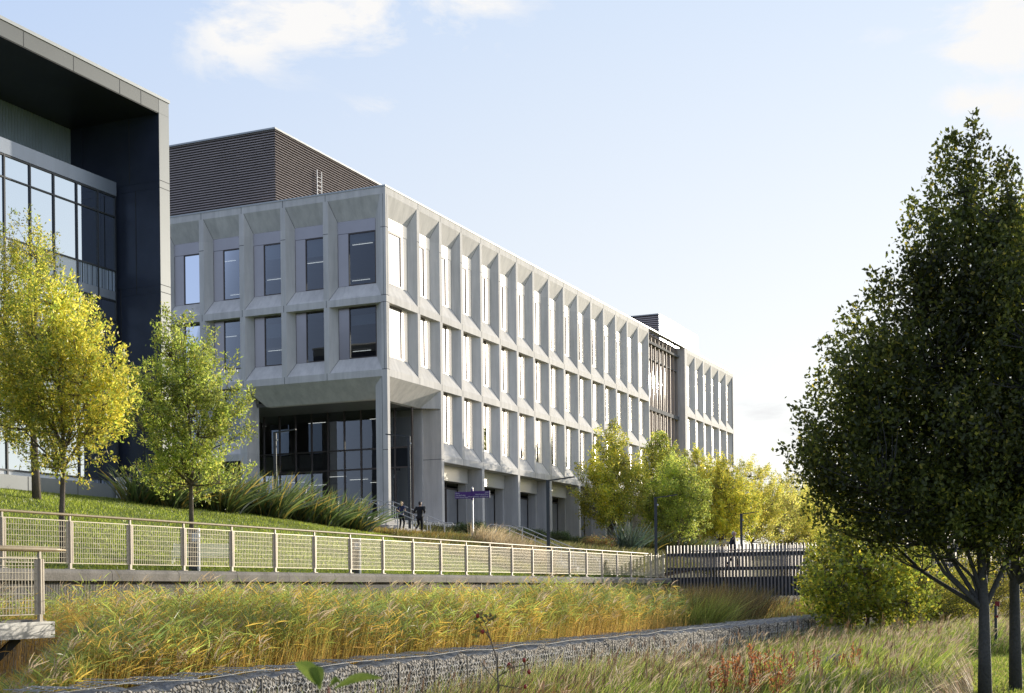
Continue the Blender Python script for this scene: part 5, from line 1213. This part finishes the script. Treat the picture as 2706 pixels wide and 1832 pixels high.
tw = thing('rose_stem', 'thin dark bare rose stem with a few red hips before the gabion wall', 'plant', b); mb = MB(); q = lambda px, py: at_dist(px, py, d) - b
mb.tube([(0,0,0), q(1316,1800), q(1312,1740), q(1296,1690), q(1283,1650), q(1270,1625)], [.007,.006,.005,.004,.003,.002], 5)
for a_, b_ in (((1314,1790),(1350,1765)), ((1350,1765),(1398,1755)), ((1312,1800),(1262,1740)), ((1296,1690),(1262,1640)), ((1283,1650),(1305,1628)), ((1316,1810),(1380,1822)), ((1290,1672),(1262,1668))): mb.tube([q(*a_), q(*b_)], [.004,.002], 5)
mb.build('stem', M['bark'], tw, local=True)
for px, py in ((1388,1815), (1398,1776), (1275,1670), (1262,1628), (1345,1757), (1385,1745)):
    c = q(px, py); m = MB()
    for j in range(5):
        for i in range(8):
            th = math.pi*2*i/8; ph = math.pi*j/4; m.v.append((c.x+.014*math.sin(ph)*math.cos(th), c.y+.014*math.sin(ph)*math.sin(th), c.z+.017*math.cos(ph)))
    for j in range(4):
        for i in range(8): a0 = j*8+i; a1 = j*8+(i+1) % 8; m.f.append((a0,a0+8,a1+8,a1)); m.m.append(0)
    m.build('rose_hip', surf('rose_hip_red', (.35,.03,.02), .5, .1), tw, local=True, smooth_=True)
RNG = np.random.default_rng(88); Pp = np.array([tuple(q(px, py)) for px, py in ((1270,1625),(1278,1630),(1262,1640),(1300,1630),(1258,1668),(1350,1762),(1392,1750),(1288,1640),(1266,1650),(1340,1770),(1360,1760))]); Pp = np.repeat(Pp, 4, 0)+RNG.normal(size=(44,3))*.02
V, Q, C = rhombs(Pp, nrm(RNG.normal(size=(44,3))), nrm(RNG.normal(size=(44,3))), np.full(44,.04), np.full(44,.022), pal(44, [(.12,.09,.03),(.1,.12,.03)])); np_mesh('dry_leaf', V, Q, M['leaf'], tw, C, off=(0,0,0))
# ================================================================ people
def skin_obj(name, chains, mat, parent, sub=2, extra=None):
    """chains: lists of (x,y,z,r) polylines; coincident joints are shared. Skin + subdivision grow one continuous surface."""
    V = []; Rr = []; E_ = []; key = {}
    for ch in chains:
        prev = None
        for (x, y, z, r) in ch:
            k = (round(x, 4), round(y, 4), round(z, 4))
            if k not in key: key[k] = len(V); V.append((x, y, z)); Rr.append(r)
            if prev is not None and prev != key[k]: E_.append((prev, key[k]))
            prev = key[k]
    me = bpy.data.meshes.new(name); me.from_pydata(V, E_, []); me.materials.append(mat); o = bpy.data.objects.new(name, me); COL.objects.link(o); o.parent = parent
    m = o.modifiers.new('skin', 'SKIN'); m.use_smooth_shade = True
    if not me.skin_vertices: 
        bpy.context.view_layer.objects.active = o
    for i, r in enumerate(Rr): me.skin_vertices[0].data[i].radius = (r if not isinstance(r, tuple) else r[0], r if not isinstance(r, tuple) else r[1])
    me.skin_vertices[0].data[0].use_root = True
    s = o.modifiers.new('sub', 'SUBSURF'); s.levels = s.render_levels = sub; return o
def hand(wx, wy, wz, d, side):
    """palm, four unequal curled fingers and a thumb from the side of the palm"""
    w = Vector((wx, wy, wz)); d = Vector(d).normalized(); s = Vector(side).normalized(); n = d.cross(s)
    palm = w + d*.05; ch = [[(*w, .026), (*palm, .034)]]
    for k, (off, L) in enumerate(((-.028, .068), (-.009, .078), (.010, .074), (.028, .058))):
        a = palm + s*off + d*.028; b = a + d*L*.55 + n*.006; c = b + d*L*.35 + n*.022
        ch.append([(*palm, .034), (*a, .0105), (*b, .009), (*c, .0075)])
    a = w + d*.03 - s*.034; b = a + d*.03 - s*.012 + n*.012; ch.append([(*palm, .034), (*a, .012), (*b, .009)]); return ch
M['skin'] = surf('skin', (.50,.30,.22), .55, .06); M['hair_blond'] = surf('blond_hair', (.48,.34,.15), .6, .2, 30); M['hair_dark'] = surf('dark_hair', (.035,.025,.02), .6, .2, 30); M['hair_grey'] = surf('grey_hair', (.45,.43,.4), .6, .2, 30)
M['navy'] = surf('navy_shirt', (.03,.04,.10), .85, .2, 5); M['blackc'] = surf('black_cloth', (.012,.012,.015), .85, .3, 5); M['darkblue'] = surf('dark_coat', (.015,.02,.035), .8, .2, 5); M['shoe'] = surf('pale_shoe', (.5,.5,.5), .6, .1); M['brown_shoe'] = surf('brown_shoe', (.12,.07,.04), .5, .1)
def person(label, loc, rz, s, hip, kneeL, ankL, toeL, kneeR, ankR, toeR, elbL, wrL, elbR, wrR, build=1.0, female=False, coat=False, mats=None, hair='short', lean=0):
    """facing +Y in its own frame; joint positions in metres for a 1.75 m figure"""
    top_m, leg_m, shoe_m, hair_m = mats; root = thing('person', label, 'person', loc, rz); root.scale = (s, s, s); b = build
    hx = .09; L_, R_ = (-hx, 0, hip-.04), (hx, 0, hip-.04); shy = lean; sh = hip+.50; sw = .165*b if female else .185*b
    nk = (0, shy*1.1, sh+.06); hd0 = (0, shy*1.2+.01, sh+.14); hd1 = (0, shy*1.25+.015, sh+.22); hd2 = (0, shy*1.25, sh+.30)
    sL, sR = (-sw, shy, sh), (sw, shy, sh); pel = (0,0,hip); wa = (0, shy*.4, hip+.17); cst = (0, shy*.8, hip+.38)
    body = [[(*pel,.12*b),(*wa,.105*b),(*cst,.13*b),(*nk,.048),(*hd0,.070),(*hd1,.096),(*hd2,.080)],
            [(*cst,.13*b),(*sL,.05),(*elbL,.040),(*wrL,.027)], [(*cst,.13*b),(*sR,.05),(*elbR,.040),(*wrR,.027)],
            [(*pel,.12*b),(*L_,.085*b),(*kneeL,.056),(*ankL,.037),(*toeL,.03)], [(*pel,.12*b),(*R_,.085*b),(*kneeR,.056),(*ankR,.037),(*toeR,.03)]]
    body.append([(*hd1,.096),(0, hd1[1]+.098, hd1[2]-.012, .014)])                       # nose
    for sx in (-1, 1): body.append([(*hd1,.096),(sx*.088, hd1[1]-.005, hd1[2]-.005, .016)])   # ears
    dv = lambda a, c: tuple(c[i]-a[i] for i in range(3))
    body += hand(*wrL, dv(elbL, wrL), (0,1,0)) + hand(*wrR, dv(elbR, wrR), (0,1,0))
    skin_obj('body', body, M['skin'], root)
    k = 1.12; cuffL = wrL if coat else tuple(sL[i]+(elbL[i]-sL[i])*.75 for i in range(3)); cuffR = wrR if coat else tuple(sR[i]+(elbR[i]-sR[i])*.75 for i in range(3))
    top = [[(0,0,hip-(.18 if coat else .02),.15*b*k),(*pel,.135*b*k),(*wa,.112*b*k),(*cst,.138*b*k),(0,shy,sh+.01,.085)]]
    for S_, E, C_ in ((sL, elbL, cuffL), (sR, elbR, cuffR)):
        top.append([(*cst,.138*b*k),(*S_,.076*k),(*(E if coat else C_),.054*k)] + ([(*C_,.040*k)] if coat else []))
    skin_obj('jacket' if coat else 't_shirt', top, top_m, root)
    leg = [[(*pel,.12*b),(*L_,.10*b),(*kneeL,.066),(*ankL,.048)], [(*pel,.12*b),(*R_,.10*b),(*kneeR,.066),(*ankR,.048)]]; skin_obj('trousers', leg, leg_m, root)
    for A, T in ((ankL, toeL), (ankR, toeR)):
        m_ = [(A[0], A[1]-.05, T[2]+.012, .040), (A[0], (A[1]+T[1])/2, T[2]+.014, .042), (T[0], T[1]+.03, T[2]+.006, .034)]; skin_obj('shoe', [m_], shoe_m, root)
    c = (0, hd1[1]-.02, hd1[2]+.03)
    hr_ = [[(c[0], c[1]-.048, c[2]-.12, .055), (c[0], c[1]-.045, c[2]-.05, .08), (c[0], c[1]-.012, c[2]+.02, .088), (c[0], c[1]+.03, c[2]+.06, .062)]]
    if hair == 'pony': hr_.append([(c[0], c[1]-.012, c[2]+.02, .088), (0, c[1]-.12, c[2]+.0, .03), (.02, c[1]-.15, c[2]-.1, .036), (.03, c[1]-.13, c[2]-.22, .022)])
    skin_obj('hair', hr_, hair_m, root)
    for sx in (-1, 1):
        e = MB(); e.tube([(sx*.032, hd1[1]+.083, hd1[2]+.008), (sx*.032, hd1[1]+.088, hd1[2]+.008)], .012, 8); e.build('eye', M['black'], root, local=True)
    return root
# joggers running up toward the steps, seen from behind
for (px, py, dist, lab, kw) in (
    (1062, 1405, 74.5, 'woman jogger with blond ponytail, navy t-shirt and black leggings', dict(s=.945, hip=.93, kneeL=(-.10,.10,.52), ankL=(-.11,-.08,.12), toeL=(-.11,.06,.05), kneeR=(.11,.12,.50), ankR=(.14,-.16,.16), toeR=(.14,-.03,.08),
        elbL=(-.26,-.10,1.22), wrL=(-.20,.12,1.18), elbR=(.25,-.12,1.24), wrR=(.2,.1,1.22), build=.86, female=True, mats=(M['navy'], M['blackc'], M['black'], M['hair_blond']), hair='pony')),
    (1110, 1415, 73.2, 'man jogger in black tracksuit running behind the blond woman', dict(s=1.03, hip=.95, kneeL=(-.10,.12,.53), ankL=(-.14,-.30,.33), toeL=(-.14,-.36,.22), kneeR=(.10,.06,.50), ankR=(.10,.0,.09), toeR=(.10,.13,.03),
        elbL=(-.30,-.08,1.2), wrL=(-.2,.16,1.2), elbR=(.30,-.12,1.22), wrR=(.20,.12,1.16), build=1.08, coat=True, mats=(M['blackc'], M['blackc'], M['shoe'], M['hair_dark']), lean=.04))):
    p = at_dist(px, py, dist); person(lab, tuple(p), TH-.25, **kw)
p = at_t(1937, 1513, 67.9)
person('man with pale headband in dark coat walking over the footbridge', (p.x, p.y, ZD+.005), -math.pi/2+.12, 1.06, .93, (-.09,-.02,.50), (-.09,-.32,.16), (-.09,-.22,.05), (.09,.18,.52), (.09,.24,.09), (.09,.38,.03),
       (-.26,.05,1.18), (-.25,.16,.95), (.26,-.10,1.18), (.25,-.06,.92), 1.0, False, True, (M['darkblue'], M['blackc'], M['brown_shoe'], M['hair_grey']), 'short', .05)
